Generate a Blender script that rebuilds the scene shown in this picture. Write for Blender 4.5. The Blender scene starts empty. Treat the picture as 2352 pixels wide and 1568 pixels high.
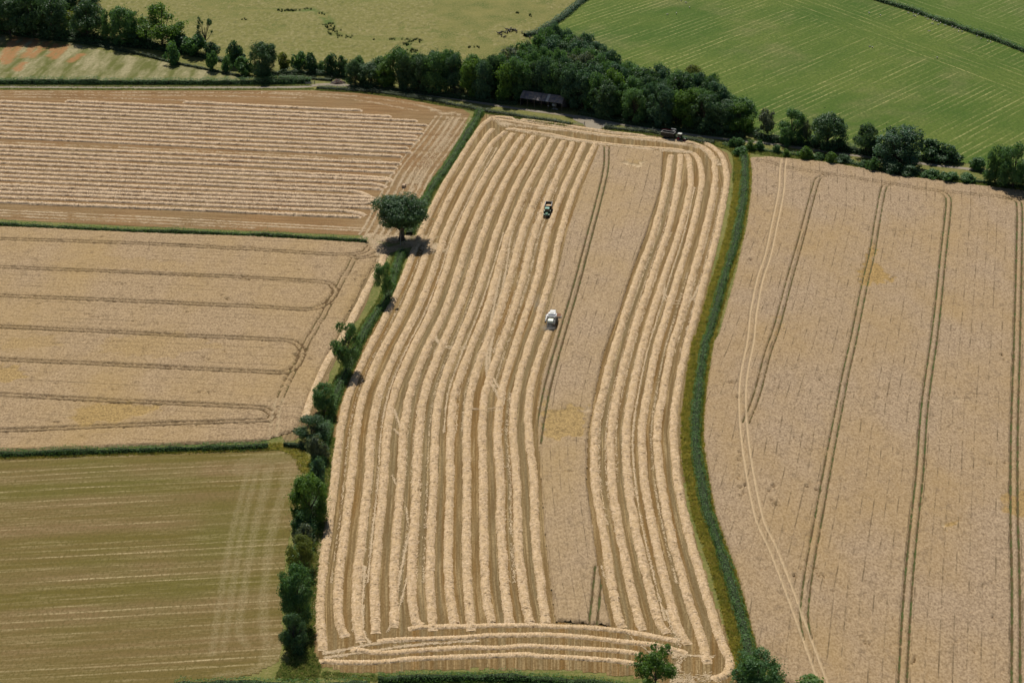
import bpy, bmesh, math, random
import numpy as np
from mathutils import Vector, Matrix

rng = np.random.default_rng(7)
random.seed(7)
scene = bpy.context.scene
COL = scene.collection

# ------------------------------------------------------------------ camera
PITCH = math.radians(25.5)      # look-down angle
CAM_H = 252.0                   # metres above the fields
FPX = 4213.6                    # focal length on a 2352 px wide survey frame
cam_d = bpy.data.cameras.new("camera")
cam_d.sensor_width = 36.0
cam_d.lens = 36.0 * FPX / 2352.0
cam_d.clip_start = 1.0
cam_d.clip_end = 6000.0
cam = bpy.data.objects.new("camera", cam_d)
cam.location = (0, 0, CAM_H)
cam.rotation_euler = (math.pi / 2 - PITCH, 0, 0)
COL.objects.link(cam)
scene.camera = cam

# ------------------------------------------------------------------ light
SUN_EL = math.radians(56.0)
SUN_AZ = math.radians(-11.0)    # from +Y towards -X : beyond the fields, a little left
world = bpy.data.worlds.new("World")
scene.world = world
world.use_nodes = True
wn = world.node_tree.nodes
sky = wn.new("ShaderNodeTexSky")
sky.sky_type = 'NISHITA'
sky.sun_disc = False
sky.sun_elevation = SUN_EL
sky.sun_rotation = SUN_AZ
sky.altitude = 250
world.node_tree.links.new(sky.outputs[0], wn["Background"].inputs[0])
wn["Background"].inputs[1].default_value = 0.06
sun_d = bpy.data.lights.new("sun", 'SUN')
sun_d.energy = 5.0
sun_d.angle = math.radians(0.53)
sun_d.color = (1.0, 0.94, 0.84)
sun = bpy.data.objects.new("sun", sun_d)
sd = Vector((math.sin(SUN_AZ) * math.cos(SUN_EL), math.cos(SUN_AZ) * math.cos(SUN_EL), math.sin(SUN_EL)))
sun.rotation_euler = (-sd).to_track_quat('-Z', 'Y').to_euler()
sun.location = (0, 600, 300)
COL.objects.link(sun)

scene.view_settings.view_transform = 'Standard'
scene.view_settings.look = 'None'
scene.view_settings.exposure = -0.15
scene.view_settings.gamma = 1.0
scene.view_settings.use_curve_mapping = False
scene.render.engine = 'CYCLES'

# ------------------------------------------------------------------ survey helpers
SN, CS = math.sin(PITCH), math.cos(PITCH)
K = 4096.0 / 2352.0

def P(x, y):
    """survey point (2352 px frame) -> metres on the ground"""
    u = (x - 1176.0) / FPX
    v = (y - 784.0) / FPX
    t = CAM_H / (SN + v * CS)
    return (u * t, (CS - v * SN) * t)

def PS(x, y):
    return P(x / K, y / K)

def PL(pts):
    return np.array([P(*p) for p in pts], float)

def PSL(pts):
    return np.array([PS(*p) for p in pts], float)

def to_survey(X, Y):
    Z = Y * CS + CAM_H * SN
    return X / Z * FPX + 1176.0, (CAM_H * CS - Y * SN) / Z * FPX + 784.0

def ppm(x, y):
    """survey pixels per metre at a ground point, and factor for uprights"""
    X, Y = P(x, y)
    Z = Y * CS + CAM_H * SN
    return FPX / Z, math.cos(math.atan2(CAM_H, Y))

def vnoise(x, y, seed=0):
    x = np.asarray(x, float); y = np.asarray(y, float)
    xi = np.floor(x).astype(np.int64); yi = np.floor(y).astype(np.int64)
    fx = x - xi; fy = y - yi
    fx = fx * fx * (3 - 2 * fx); fy = fy * fy * (3 - 2 * fy)
    def h(a, b):
        n = (a * 374761393 + b * 668265263 + seed * 974634777) & 0x7fffffff
        n = ((n ^ (n >> 13)) * 1274126177) & 0x7fffffff
        n = (n ^ (n >> 16)) & 0xffff
        return n / 65535.0
    a = h(xi, yi); b = h(xi + 1, yi); c = h(xi, yi + 1); d = h(xi + 1, yi + 1)
    return (a * (1 - fx) + b * fx) * (1 - fy) + (c * (1 - fx) + d * fx) * fy

def fbm(x, y, seed=0, oct=3):
    s = 0; a = 1; t = 0
    for i in range(oct):
        s = s + a * vnoise(x * 2 ** i, y * 2 ** i, seed + i * 17); t += a; a *= .5
    return s / t

def inside(X, Y, poly):
    r = np.zeros(X.shape, bool)
    n = len(poly)
    for i in range(n):
        x1, y1 = poly[i]; x2, y2 = poly[(i + 1) % n]
        if y1 == y2: continue
        c = ((y1 > Y) != (y2 > Y)) & (X < (x2 - x1) * (Y - y1) / (y2 - y1) + x1)
        r ^= c
    return r

def dist_line(X, Y, pl, closed=False):
    d = np.full(X.shape, 1e9)
    n = len(pl)
    for i in range(n if closed else n - 1):
        a = pl[i]; b = pl[(i + 1) % n]
        ab = b - a; L = ab @ ab
        if L < 1e-9: continue
        t = np.clip(((X - a[0]) * ab[0] + (Y - a[1]) * ab[1]) / L, 0, 1)
        d = np.minimum(d, np.hypot(X - a[0] - t * ab[0], Y - a[1] - t * ab[1]))
    return d

def smooth_path(pl, ds):
    """Catmull-Rom through the points, resampled every ds metres"""
    pl = np.asarray(pl, float)
    if len(pl) > 2:
        p = np.vstack([2 * pl[0] - pl[1], pl, 2 * pl[-1] - pl[-2]])
        out = []
        for i in range(1, len(p) - 2):
            t = np.linspace(0, 1, 12, endpoint=False)[:, None]
            p0, p1, p2, p3 = p[i - 1], p[i], p[i + 1], p[i + 2]
            out.append(.5 * ((2 * p1) + (-p0 + p2) * t + (2 * p0 - 5 * p1 + 4 * p2 - p3) * t ** 2 + (-p0 + 3 * p1 - 3 * p2 + p3) * t ** 3))
        pl = np.vstack(out + [pl[-1:]])
    seg = np.hypot(*np.diff(pl, axis=0).T)
    s = np.concatenate([[0], np.cumsum(seg)])
    n = max(2, int(s[-1] / ds) + 1)
    q = np.linspace(0, s[-1], n)
    c = np.stack([np.interp(q, s, pl[:, 0]), np.interp(q, s, pl[:, 1])], 1)
    t = np.gradient(c, axis=0)
    t /= np.maximum(np.hypot(t[:, 0], t[:, 1]), 1e-9)[:, None]
    nrm = np.stack([-t[:, 1], t[:, 0]], 1)     # left of travel
    return c, nrm, q

def offset_line(pl, d, ds=2.0):
    c, n, _ = smooth_path(pl, ds)
    return c + n * d

# ------------------------------------------------------------------ object helpers
def tag(o, label=None, cat=None, group=None, kind=None):
    if label: o["label"] = label
    if cat: o["category"] = cat
    if group: o["group"] = group
    if kind: o["kind"] = kind
    return o

def empty(name, loc=(0, 0, 0), rz=0.0):
    o = bpy.data.objects.new(name, None)
    o.location = loc
    o.rotation_euler = (0, 0, rz)
    o.empty_display_size = 0.5
    COL.objects.link(o)
    return o

def mesh_data(name, V, F, mat=None, smooth=False, attrs=None):
    V = np.ascontiguousarray(V, dtype=np.float32); F = np.ascontiguousarray(F, dtype=np.int32)
    me = bpy.data.meshes.new(name)
    me.vertices.add(len(V)); me.vertices.foreach_set("co", V.ravel())
    k = F.shape[1]
    me.loops.add(F.size); me.loops.foreach_set("vertex_index", F.ravel())
    me.polygons.add(len(F))
    me.polygons.foreach_set("loop_start", np.arange(0, F.size, k, dtype=np.int32))
    me.polygons.foreach_set("loop_total", np.full(len(F), k, dtype=np.int32))
    if smooth: me.polygons.foreach_set("use_smooth", np.ones(len(F), bool))
    if attrs:
        for an, av in attrs.items():
            a = me.attributes.new(an, 'FLOAT', 'POINT')
            a.data.foreach_set("value", np.ascontiguousarray(av, dtype=np.float32).ravel())
    me.update(calc_edges=True)
    if mat: me.materials.append(mat)
    return me

def mesh_obj(name, V, F, mat=None, parent=None, smooth=False, attrs=None, loc=None):
    V = np.asarray(V, float)
    if loc is not None: V = V - np.asarray(loc, float)
    o = bpy.data.objects.new(name, mesh_data(name, V, F, mat, smooth, attrs))
    if loc is not None: o.location = loc
    if parent: o.parent = parent
    COL.objects.link(o)
    return o

def link_copy(src, parent=None):
    c = src.copy(); COL.objects.link(c)
    if parent: c.parent = parent
    return c

class MB:
    """collects shaped pieces into one mesh"""
    def __init__(s): s.v = []; s.f = []
    def add(s, v, f):
        o = len(s.v); s.v += [tuple(p) for p in v]; s.f += [tuple(i + o for i in q) for q in f]
        return s
    def box(s, x0, x1, y0, y1, z0, z1, tx=0, ty0=0, ty1=0, b=0):
        """box, its top drawn in by tx at the sides, ty0 at the back, ty1 at the front; b = bevel"""
        if b == 0:
            v = [(x0, y0, z0), (x1, y0, z0), (x1, y1, z0), (x0, y1, z0),
                 (x0 + tx, y0 + ty0, z1), (x1 - tx, y0 + ty0, z1), (x1 - tx, y1 - ty1, z1), (x0 + tx, y1 - ty1, z1)]
            return s.add(v, [(3, 2, 1, 0), (4, 5, 6, 7), (0, 1, 5, 4), (1, 2, 6, 5), (2, 3, 7, 6), (3, 0, 4, 7)])
        def ring(z, d, t):
            X0, X1, Y0, Y1 = x0 + d + tx * t, x1 - d - tx * t, y0 + d + ty0 * t, y1 - d - ty1 * t
            c = b
            return [(X0 + c, Y0, z), (X1 - c, Y0, z), (X1, Y0 + c, z), (X1, Y1 - c, z), (X1 - c, Y1, z), (X0 + c, Y1, z), (X0, Y1 - c, z), (X0, Y0 + c, z)]
        rs = [ring(z0, b * .6, 0), ring(z0 + b, 0, 0), ring(z1 - b, 0, 1), ring(z1, b * .8, 1)]
        v = sum(rs, []); f = [tuple(range(7, -1, -1)), tuple(range(24, 32))]
        for k in range(3):
            for i in range(8):
                j = (i + 1) % 8
                f.append((k * 8 + i, k * 8 + j, k * 8 + 8 + j, k * 8 + 8 + i))
        return s.add(v, f)
    def prism(s, prof, x0, x1):
        n = len(prof)
        v = [(x0, y, z) for y, z in prof] + [(x1, y, z) for y, z in prof]
        f = [tuple(range(n)), tuple(range(2 * n - 1, n - 1, -1))]
        for i in range(n):
            j = (i + 1) % n; f.append((i, i + n, j + n, j))
        return s.add(v, f)
    def tube(s, pts, r, n=6, cap=True):
        pts = [Vector(p) for p in pts]
        rr = r if isinstance(r, (list, tuple)) else [r] * len(pts)
        rings = []
        for i, p in enumerate(pts):
            d = (pts[min(i + 1, len(pts) - 1)] - pts[max(i - 1, 0)]).normalized()
            a = d.orthogonal().normalized(); bb = d.cross(a)
            rings.append([p + (a * math.cos(2 * math.pi * k / n) + bb * math.sin(2 * math.pi * k / n)) * rr[i] for k in range(n)])
        v = [q for rg in rings for q in rg]; f = []
        for i in range(len(pts) - 1):
            for k in range(n):
                j = (k + 1) % n
                f.append((i * n + k, i * n + j, i * n + n + j, i * n + n + k))
        if cap: f += [tuple(range(n - 1, -1, -1)), tuple(range((len(pts) - 1) * n, len(pts) * n))]
        return s.add(v, f)
    def lathe_x(s, cx, cy, cz, prof, n=18):
        """prof: list of (x offset, radius), spun about the x axis"""
        v = []; f = []; m = len(prof)
        for k in range(n):
            a = 2 * math.pi * k / n
            v += [(cx + x, cy + r * math.cos(a), cz + r * math.sin(a)) for x, r in prof]
        for k in range(n):
            k2 = (k + 1) % n
            for i in range(m - 1):
                f.append((k * m + i, k * m + i + 1, k2 * m + i + 1, k2 * m + i))
        return s.add(v, f)
    def build(s, name, mat, parent=None, smooth=False):
        me = bpy.data.meshes.new(name); me.from_pydata(s.v, [], s.f)
        if mat: me.materials.append(mat)
        bm = bmesh.new(); bm.from_mesh(me); bmesh.ops.recalc_face_normals(bm, faces=bm.faces); bm.to_mesh(me); bm.free()
        if smooth:
            for p in me.polygons: p.use_smooth = True
        o = bpy.data.objects.new(name, me); COL.objects.link(o)
        if parent: o.parent = parent
        return o

# ------------------------------------------------------------------ materials
class NT:
    def __init__(s, name):
        s.m = bpy.data.materials.new(name); s.m.use_nodes = True
        s.t = s.m.node_tree; s.n = s.t.nodes; s.n.clear()
        s.out = s.n.new("ShaderNodeOutputMaterial")
    def put(s, sock, v):
        if v is None: return
        if isinstance(v, bpy.types.NodeSocket): s.t.links.new(v, sock)
        elif isinstance(v, (tuple, list)) and sock.type == 'RGBA': sock.default_value = tuple(v) + ((1,) if len(v) == 3 else ())
        else: sock.default_value = v
    def pos(s): return s.n.new("ShaderNodeNewGeometry").outputs["Position"]
    def obj(s): return s.n.new("ShaderNodeTexCoord").outputs["Object"]
    def rnd(s): return s.n.new("ShaderNodeObjectInfo").outputs["Random"]
    def attr(s, a):
        k = s.n.new("ShaderNodeAttribute"); k.attribute_name = a; return k.outputs["Fac"]
    def map(s, v, scale=(1, 1, 1), rz=0, loc=(0, 0, 0)):
        k = s.n.new("ShaderNodeMapping"); s.put(k.inputs["Vector"], v)
        k.inputs["Scale"].default_value = scale; k.inputs["Rotation"].default_value = (0, 0, rz); k.inputs["Location"].default_value = loc
        return k.outputs[0]
    def comb(s, x, y, z=0.0):
        k = s.n.new("ShaderNodeCombineXYZ"); s.put(k.inputs[0], x); s.put(k.inputs[1], y); s.put(k.inputs[2], z); return k.outputs[0]
    def sep(s, v):
        k = s.n.new("ShaderNodeSeparateXYZ"); s.put(k.inputs[0], v); return k.outputs
    def noise(s, v, scale=1.0, detail=2.0, rough=.5):
        k = s.n.new("ShaderNodeTexNoise"); s.put(k.inputs["Vector"], v)
        k.inputs["Scale"].default_value = scale; k.inputs["Detail"].default_value = detail; k.inputs["Roughness"].default_value = rough
        return k.outputs["Fac"]
    def rng(s, v, a, b, c=0.0, d=1.0):
        k = s.n.new("ShaderNodeMapRange"); s.put(k.inputs[0], v)
        for i, q in enumerate((a, b, c, d)): k.inputs[i + 1].default_value = q
        return k.outputs[0]
    def math(s, op, a, b=0.0):
        k = s.n.new("ShaderNodeMath"); k.operation = op; s.put(k.inputs[0], a); s.put(k.inputs[1], b); return k.outputs[0]
    def mix(s, f, a, b, mode='MIX'):
        k = s.n.new("ShaderNodeMix"); k.data_type = 'RGBA'; k.blend_type = mode
        s.put(k.inputs[0], f); s.put(k.inputs[6], a); s.put(k.inputs[7], b); return k.outputs[2]
    def bump(s, h, strength=.5, dist=.1):
        k = s.n.new("ShaderNodeBump"); s.put(k.inputs["Height"], h)
        k.inputs["Strength"].default_value = strength; k.inputs["Distance"].default_value = dist; return k.outputs[0]
    def surf(s, color, rough=.9, normal=None, metal=0.0, spec=.2, trans=0.0, tcol=None):
        p = s.n.new("ShaderNodeBsdfPrincipled")
        s.put(p.inputs["Base Color"], color); s.put(p.inputs["Roughness"], rough)
        p.inputs["Metallic"].default_value = metal; p.inputs["Specular IOR Level"].default_value = spec
        if normal: s.put(p.inputs["Normal"], normal)
        o = p.outputs[0]
        if trans > 0:
            t = s.n.new("ShaderNodeBsdfTranslucent"); s.put(t.inputs[0], tcol or color)
            m = s.n.new("ShaderNodeMixShader"); m.inputs[0].default_value = trans
            s.t.links.new(o, m.inputs[1]); s.t.links.new(t.outputs[0], m.inputs[2]); o = m.outputs[0]
        s.t.links.new(o, s.out.inputs[0]); return s.m

def angle_of(a, b):
    (x1, y1), (x2, y2) = P(*a), P(*b)
    return math.atan2(y2 - y1, x2 - x1)

def paint(name, col, rough=.45, metal=0.0, var=.25, spec=.4):
    t = NT(name)
    d = tuple(c * (1 - var) for c in col[:3])
    n = t.noise(t.obj(), 1.7, 4, .65)
    return t.surf(t.mix(t.rng(n, .35, .65), d, col), rough, metal=metal, spec=spec)

def leafmat(name, col, light, trans=.3, rough=.55):
    t = NT(name)
    n = t.noise(t.obj(), 0.55, 3, .6)
    r = t.rnd()
    c = t.mix(t.rng(n, .3, .7), col, light)
    c = t.mix(t.rng(r, 0, 1, 0, .45), c, tuple(x * f for x, f in zip(light, (.8, .75, .9))))
    fine = t.noise(t.obj(), 4.0, 1, .5)
    c = t.mix(t.rng(fine, .3, .7, .0, .6), c, tuple(x * .55 for x in col))
    tc = t.mix(.5, c, tuple(min(1, x * f) for x, f in zip(light, (1.9, 1.7, .6))))
    return t.surf(c, rough, spec=.35, trans=trans, tcol=tc)

LEAF = {
    'dark': leafmat("leaf_dark_green", (.042, .105, .046), (.095, .195, .075), .28),
    'mid': leafmat("leaf_mid_green", (.062, .155, .052), (.13, .275, .085), .32),
    'bright': leafmat("leaf_bright_green", (.075, .17, .03), (.14, .27, .05), .38),
    'grey': leafmat("leaf_grey_green", (.085, .125, .075), (.17, .22, .135), .28),
    'olive': leafmat("leaf_olive_green", (.11, .155, .03), (.20, .25, .06), .38),
    'blue': leafmat("leaf_blue_green", (.045, .115, .062), (.10, .215, .11), .28),
    'hedge': leafmat("leaf_hedge_green", (.065, .16, .035), (.135, .28, .065), .4),
}
def bark(name, a, b):
    t = NT(name)
    n = t.noise(t.map(t.obj(), (6, 6, 1.2)), 1.5, 4, .6)
    return t.surf(t.mix(n, a, b), .9, t.bump(n, .6, .05))
M_BARK = bark("bark_brown", (.05, .04, .03), (.13, .11, .085))
M_BARKP = bark("bark_pale_dead", (.2, .18, .15), (.42, .38, .33))
M_STEM = bark("hedge_stems", (.018, .03, .012), (.04, .055, .022))

def straw_mat(name, a, b, c, rows=True):
    t = NT(name)
    p = t.pos()
    n1 = t.noise(p, 1.9, 3, .7)
    n2 = t.noise(p, .35, 2, .5)
    col = t.mix(t.rng(n1, .36, .64), a, b)
    if rows:   # mats of straw laid crosswise differ in tone
        m = t.noise(t.comb(t.math('MULTIPLY', t.attr("ws"), 1.9), t.math('MULTIPLY', t.attr("wo"), .7)), 1.0, 3, .65)
        col = t.mix(t.rng(m, .5, .68, 0, .8), col, tuple(x * .62 for x in a))
        col = t.mix(t.rng(m, .3, .46, .7, 0), col, tuple(min(1, x * 1.12) for x in b))
    col = t.mix(t.rng(n2, .42, .68, 0, .5), col, c)
    return t.surf(col, .75, t.bump(t.noise(p, 5, 2, .6), .7, .1), spec=.25, trans=.12)
M_STRAW = straw_mat("straw", (.50, .345, .175), (.78, .59, .385), (.62, .44, .235))
M_STRAW2 = straw_mat("straw_old", (.50, .355, .205), (.78, .60, .41), (.62, .455, .285))
M_LITTER = straw_mat("straw_litter", (.52, .39, .23), (.70, .55, .36), (.62, .47, .29), False)

def blade_mat(name, a, b, c=None, trans=.3):
    t = NT(name)
    p = t.pos()
    col = t.mix(t.rng(t.noise(p, .45, 3, .6), .35, .65), a, b)
    if c: col = t.mix(t.rng(t.noise(p, 1.6, 2, .6), .5, .75), col, c)
    return t.surf(col, .7, spec=.2, trans=trans)
M_VERGE = blade_mat("verge_grass", (.24, .26, .035), (.46, .40, .075), (.55, .41, .13), .5)
M_VERGEG = blade_mat("verge_grass_green", (.13, .21, .04), (.27, .30, .07), (.42, .35, .13), .5)
M_RUSH = blade_mat("rush_blades", (.02, .05, .018), (.045, .085, .03), trans=.15)

# ---- field surfaces
def mat_ground():
    t = NT("rough_grass_ground"); p = t.pos()
    c = t.mix(t.rng(t.noise(p, .08, 4, .6), .35, .65), (.10, .125, .025), (.19, .18, .05))
    c = t.mix(t.rng(t.noise(p, 1.1, 3, .6), .45, .75), c, (.26, .22, .085))
    return t.surf(c, .95, t.bump(t.noise(p, 1.6, 4, .7), .9, .35))

def mat_stubble(name, ang=None, warp=False, a=(.20, .108, .027), b=(.185, .138, .066), c=(.38, .275, .135)):
    t = NT(name); p = t.pos()
    if warp:
        v = t.comb(t.attr("row_u"), t.attr("row_v"))
    else:
        v = t.map(p, (1, 1, 1), -ang + math.pi / 2)
    band = t.noise(t.map(v, (.42, .003, 1)), 1.0, 2, .6)
    streak = t.noise(t.map(v, (1.5, .03, 1)), 1.0, 3, .75)
    fine = t.noise(t.map(p, (1, .55, 1)), 2.0, 3, .75)
    big = t.noise(p, .03, 3, .5)
    col = t.mix(t.rng(band, .36, .64), a, b)
    col = t.mix(t.rng(big, .42, .66, 0, .55), col, (.20, .15, .07))
    col = t.mix(t.rng(streak, .5, .68, 0, .9), col, c)
    col = t.mix(t.rng(streak, .48, .34, 0, .7), col, tuple(x * .62 for x in a))
    col = t.mix(t.rng(fine, .46, .68, 0, .75), col, tuple(x * .5 for x in a))
    col = t.mix(t.rng(t.noise(p, 1.1, 4, .8), .58, .76, 0, .6), col, (.46, .335, .18))
    return t.surf(col, .92, t.bump(t.math('ADD', fine, streak), .6, .14))

def mat_wheat(name, a, b, gold, ang=None, rows=True):
    t = NT(name); p = t.pos()
    fine = t.noise(t.map(p, (1, .6, 1)), 1.7, 4, .8)
    mid = t.noise(t.map(p, (1, .7, 1)), .42, 4, .7)
    big = t.noise(t.map(p, (1, .5, 1)), .035, 3, .55)
    col = t.mix(t.rng(fine, .38, .62), a, b)
    col = t.mix(t.rng(big, .4, .68, 0, .45), col, gold)
    col = t.mix(t.rng(mid, .54, .74, 0, .6), col, tuple(x * .66 for x in a))
    if rows:   # thin lines where the drill left the crop sparse
        u = t.attr("row_u")
        fr = t.math('FRACT', t.math('DIVIDE', u, 3.0))
        line = t.rng(t.math('ABSOLUTE', t.math('SUBTRACT', fr, .5)), .02, .085, 1, 0)
        gate = t.rng(t.noise(t.comb(t.math('MULTIPLY', u, .45), t.math('MULTIPLY', t.attr("row_v"), .1)), 1.0, 4, .8), .46, .62)
        col = t.mix(t.math('MULTIPLY', t.math('MULTIPLY', line, gate), .8), col, (.09, .062, .028))
    col = t.mix(t.rng(t.attr("gold"), .1, .8, 0, .85), col, t.mix(t.rng(fine, .35, .65), tuple(x * .5 for x in gold), tuple(min(1, x * 1.3) for x in gold)))
    tr = t.attr("track")
    weeds = t.mix(t.rng(t.noise(p, .22, 3, .65), .42, .6), (.10, .068, .03), (.06, .085, .02))
    weeds = t.mix(t.attr("soil"), weeds, (.11, .066, .026))
    col = t.mix(t.rng(tr, .35, .85), col, weeds)
    col = t.mix(t.attr("pale"), col, (.50, .385, .24))
    return t.surf(col, .9, t.bump(fine, .8, .22), spec=.2)

def mat_meadow():
    t = NT("rough_meadow_grass"); p = t.pos()
    c = t.mix(t.rng(t.noise(p, .03, 5, .65), .3, .7), (.15, .15, .034), (.20, .182, .06))
    f = t.noise(t.map(p, (1, .5, 1)), .55, 5, .75)
    c = t.mix(t.rng(f, .47, .66, 0, .75), c, (.29, .255, .12))
    c = t.mix(t.rng(t.noise(t.map(p, (1, .6, 1), 0, (40, 9, 0)), .4, 5, .75), .5, .68, 0, .75), c, (.085, .095, .022))
    c = t.mix(t.attr("wet"), c, t.mix(f, (.055, .10, .015), (.10, .145, .03)))
    return t.surf(c, .95, t.bump(f, .8, .35))

def mat_green(name, ang, ang2, edge_pt, a, b, line):
    t = NT(name); p = t.pos()
    def lines(ag, per, jit):
        v = t.map(p, (1, 1, 1), -ag)
        xyz = t.sep(v)
        u = t.math('ADD', xyz[1], t.rng(t.noise(t.map(v, (.012, .05, 1)), 1, 2, .5), 0, 1, -jit, jit))
        fr = t.math('ABSOLUTE', t.math('SUBTRACT', t.math('FRACT', t.math('DIVIDE', u, per)), .5))
        thin = t.rng(fr, .04, .16, 1, 0)
        gate = t.rng(t.noise(t.map(v, (.014, .09, 1)), 1, 5, .8), .44, .64)
        strk = t.rng(t.noise(t.map(v, (.05, .9, 1)), 1, 5, .8), .52, .72)
        return t.math('ADD', t.math('MULTIPLY', thin, gate), t.math('MULTIPLY', strk, .45)), xyz
    l1, _ = lines(ang, 3.6, .5)
    l2, xyz2 = lines(ang2, 4.5, .8)
    v2 = Matrix.Rotation(-ang2, 2) @ Vector(P(*edge_pt))
    d = t.math('SUBTRACT', v2.y, xyz2[1])               # metres below the hedge line
    head = t.math('MULTIPLY', t.rng(d, 16, 26, 0, 1), t.rng(d, 46, 52, 1, 0))
    ln = t.mix(head, l1, l2)
    big = t.noise(p, .014, 4, .6)
    c = t.mix(t.rng(big, .38, .62), a, b)
    patch = t.rng(t.noise(t.map(p, (1, 1, 1), -ang), .02, 4, .7), .52, .72)
    c = t.mix(t.math('MULTIPLY', patch, .55), c, (.19, .175, .07))
    f = t.noise(t.map(p, (1, .5, 1)), .8, 5, .8)
    c = t.mix(t.rng(f, .44, .66, 0, .6), c, tuple(x * .55 for x in a))
    c = t.mix(t.math('MULTIPLY', t.math('MULTIPLY', ln, t.rng(f, .62, .42)), .9), c, line)
    return t.surf(c, .95, t.bump(f, .6, .2))

def mat_pasture(ang):
    t = NT("mown_pasture"); p = t.pos()
    v = t.map(p, (1, 1, 1), -ang)
    wob = t.rng(t.noise(t.map(v, (.012, .06, 1)), 1, 2, .5), 0, 1, -1.0, 1.0)
    yy = t.math('ADD', t.sep(v)[1], wob)
    fr = t.math('ABSOLUTE', t.math('SUBTRACT', t.math('FRACT', t.math('DIVIDE', yy, 2.9)), .5))
    thin = t.math('MULTIPLY', t.rng(fr, .03, .16, 1, 0), t.rng(t.noise(t.map(v, (.010, .22, 1)), 1, 5, .8), .45, .66))
    strk = t.rng(t.noise(t.map(v, (.035, .7, 1)), 1, 5, .8), .5, .7)
    band = t.noise(t.map(v, (.006, .11, 1)), 1, 2, .5)
    c = t.mix(t.rng(band, .36, .64), (.135, .105, .022), (.195, .13, .055))
    c = t.mix(t.rng(t.noise(p, .02, 3, .6), .45, .65, 0, .6), c, (.12, .112, .02))
    f = t.noise(t.map(p, (1, .6, 1)), 1.4, 5, .8)
    c = t.mix(t.rng(f, .45, .66, 0, .7), c, (.085, .07, .016))
    c = t.mix(t.math('MULTIPLY', t.math('ADD', thin, t.math('MULTIPLY', strk, .45)), t.rng(f, .62, .42, .05, 1.0)), c, (.46, .37, .20))
    tr = t.math('MULTIPLY', t.attr("trail"), t.rng(t.noise(p, 1.6, 5, .85), .42, .68))
    c = t.mix(t.math('MULTIPLY', tr, .6), c, (.40, .33, .19))
    return t.surf(c, .95, t.bump(f, .7, .2))

def mat_fallow(ang):
    t = NT("fallow_grass"); p = t.pos()
    v = t.map(p, (1, 1, 1), -ang)
    s = t.noise(t.map(v, (.03, .16, 1)), 1, 3, .6)
    f = t.noise(t.map(p, (1, .5, 1)), .9, 4, .75)
    c = t.mix(t.rng(s, .38, .62), (.12, .13, .03), (.34, .30, .165))
    c = t.mix(t.rng(f, .42, .7, 0, .6), c, (.10, .10, .03))
    c = t.mix(t.math('MULTIPLY', t.attr("dock"), t.rng(f, .25, .55, .3, .95)), c, (.33, .165, .065))
    return t.surf(c, .95, t.bump(f, 1.0, .5))

def mat_track():
    t = NT("chalky_track"); p = t.pos()
    c = t.mix(t.noise(p, .5, 4, .7), (.20, .17, .125), (.33, .29, .23))
    c = t.mix(t.rng(t.noise(p, .15, 3, .6), .5, .7, 0, .6), c, (.25, .2, .12))
    return t.surf(c, .95, t.bump(t.noise(p, 3, 3, .6), .4, .05))

# ------------------------------------------------------------------ setting: ground and fields
def poly_sheet(name, pl, z, mat):
    me = bpy.data.meshes.new(name)
    bm = bmesh.new()
    f = bm.faces.new([bm.verts.new((x, y, z)) for x, y in pl])
    bmesh.ops.recalc_face_normals(bm, faces=[f])
    if f.normal.z < 0: bmesh.ops.reverse_faces(bm, faces=[f])
    bmesh.ops.triangulate(bm, faces=bm.faces[:])
    bm.to_mesh(me); bm.free(); me.materials.append(mat)
    o = bpy.data.objects.new(name, me); COL.objects.link(o)
    return tag(o, kind="structure")

def grid_sheet(name, pl, dx, dy, fn, mat, ang=0.0):
    """height-field over a polygon. fn(X,Y,edge_distance) -> z, attrs"""
    pl = np.asarray(pl)
    c, s = math.cos(ang), math.sin(ang)
    R = np.array([[c, s], [-s, c]])
    q = pl @ R.T
    x0, y0 = q.min(0); x1, y1 = q.max(0)
    nx = int((x1 - x0) / dx) + 2; ny = int((y1 - y0) / dy) + 2
    gx, gy = np.meshgrid(x0 + dx * np.arange(nx), y0 + dy * np.arange(ny), indexing='ij')
    gx = gx + rng.uniform(-.28, .28, gx.shape) * dx; gy = gy + rng.uniform(-.28, .28, gy.shape) * dy
    X = gx * c - gy * s; Y = gx * s + gy * c
    cx = .25 * (X[:-1, :-1] + X[1:, :-1] + X[:-1, 1:] + X[1:, 1:]); cy = .25 * (Y[:-1, :-1] + Y[1:, :-1] + Y[:-1, 1:] + Y[1:, 1:])
    keep = inside(cx, cy, pl)
    # drop what the frame could never show, with a wide margin
    sx, sy = to_survey(cx, cy)
    keep &= (sx > -160) & (sx < 2510) & (sy < 1720)
    idx = np.arange(nx * ny).reshape(nx, ny)
    F = np.stack([idx[:-1, :-1][keep], idx[1:, :-1][keep], idx[1:, 1:][keep], idx[:-1, 1:][keep]], 1)
    used = np.unique(F); remap = np.zeros(nx * ny, np.int64); remap[used] = np.arange(len(used))
    Xu, Yu = X.ravel()[used], Y.ravel()[used]
    z, at = fn(Xu, Yu, dist_line(Xu, Yu, pl, True))
    o = mesh_obj(name, np.stack([Xu, Yu, z], 1), remap[F], mat, attrs=at)
    return tag(o, kind="structure")

g = poly_sheet("ground", [(-2500, -200), (2500, -200), (2500, 4500), (-2500, 4500)], -.06, mat_ground())

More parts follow.
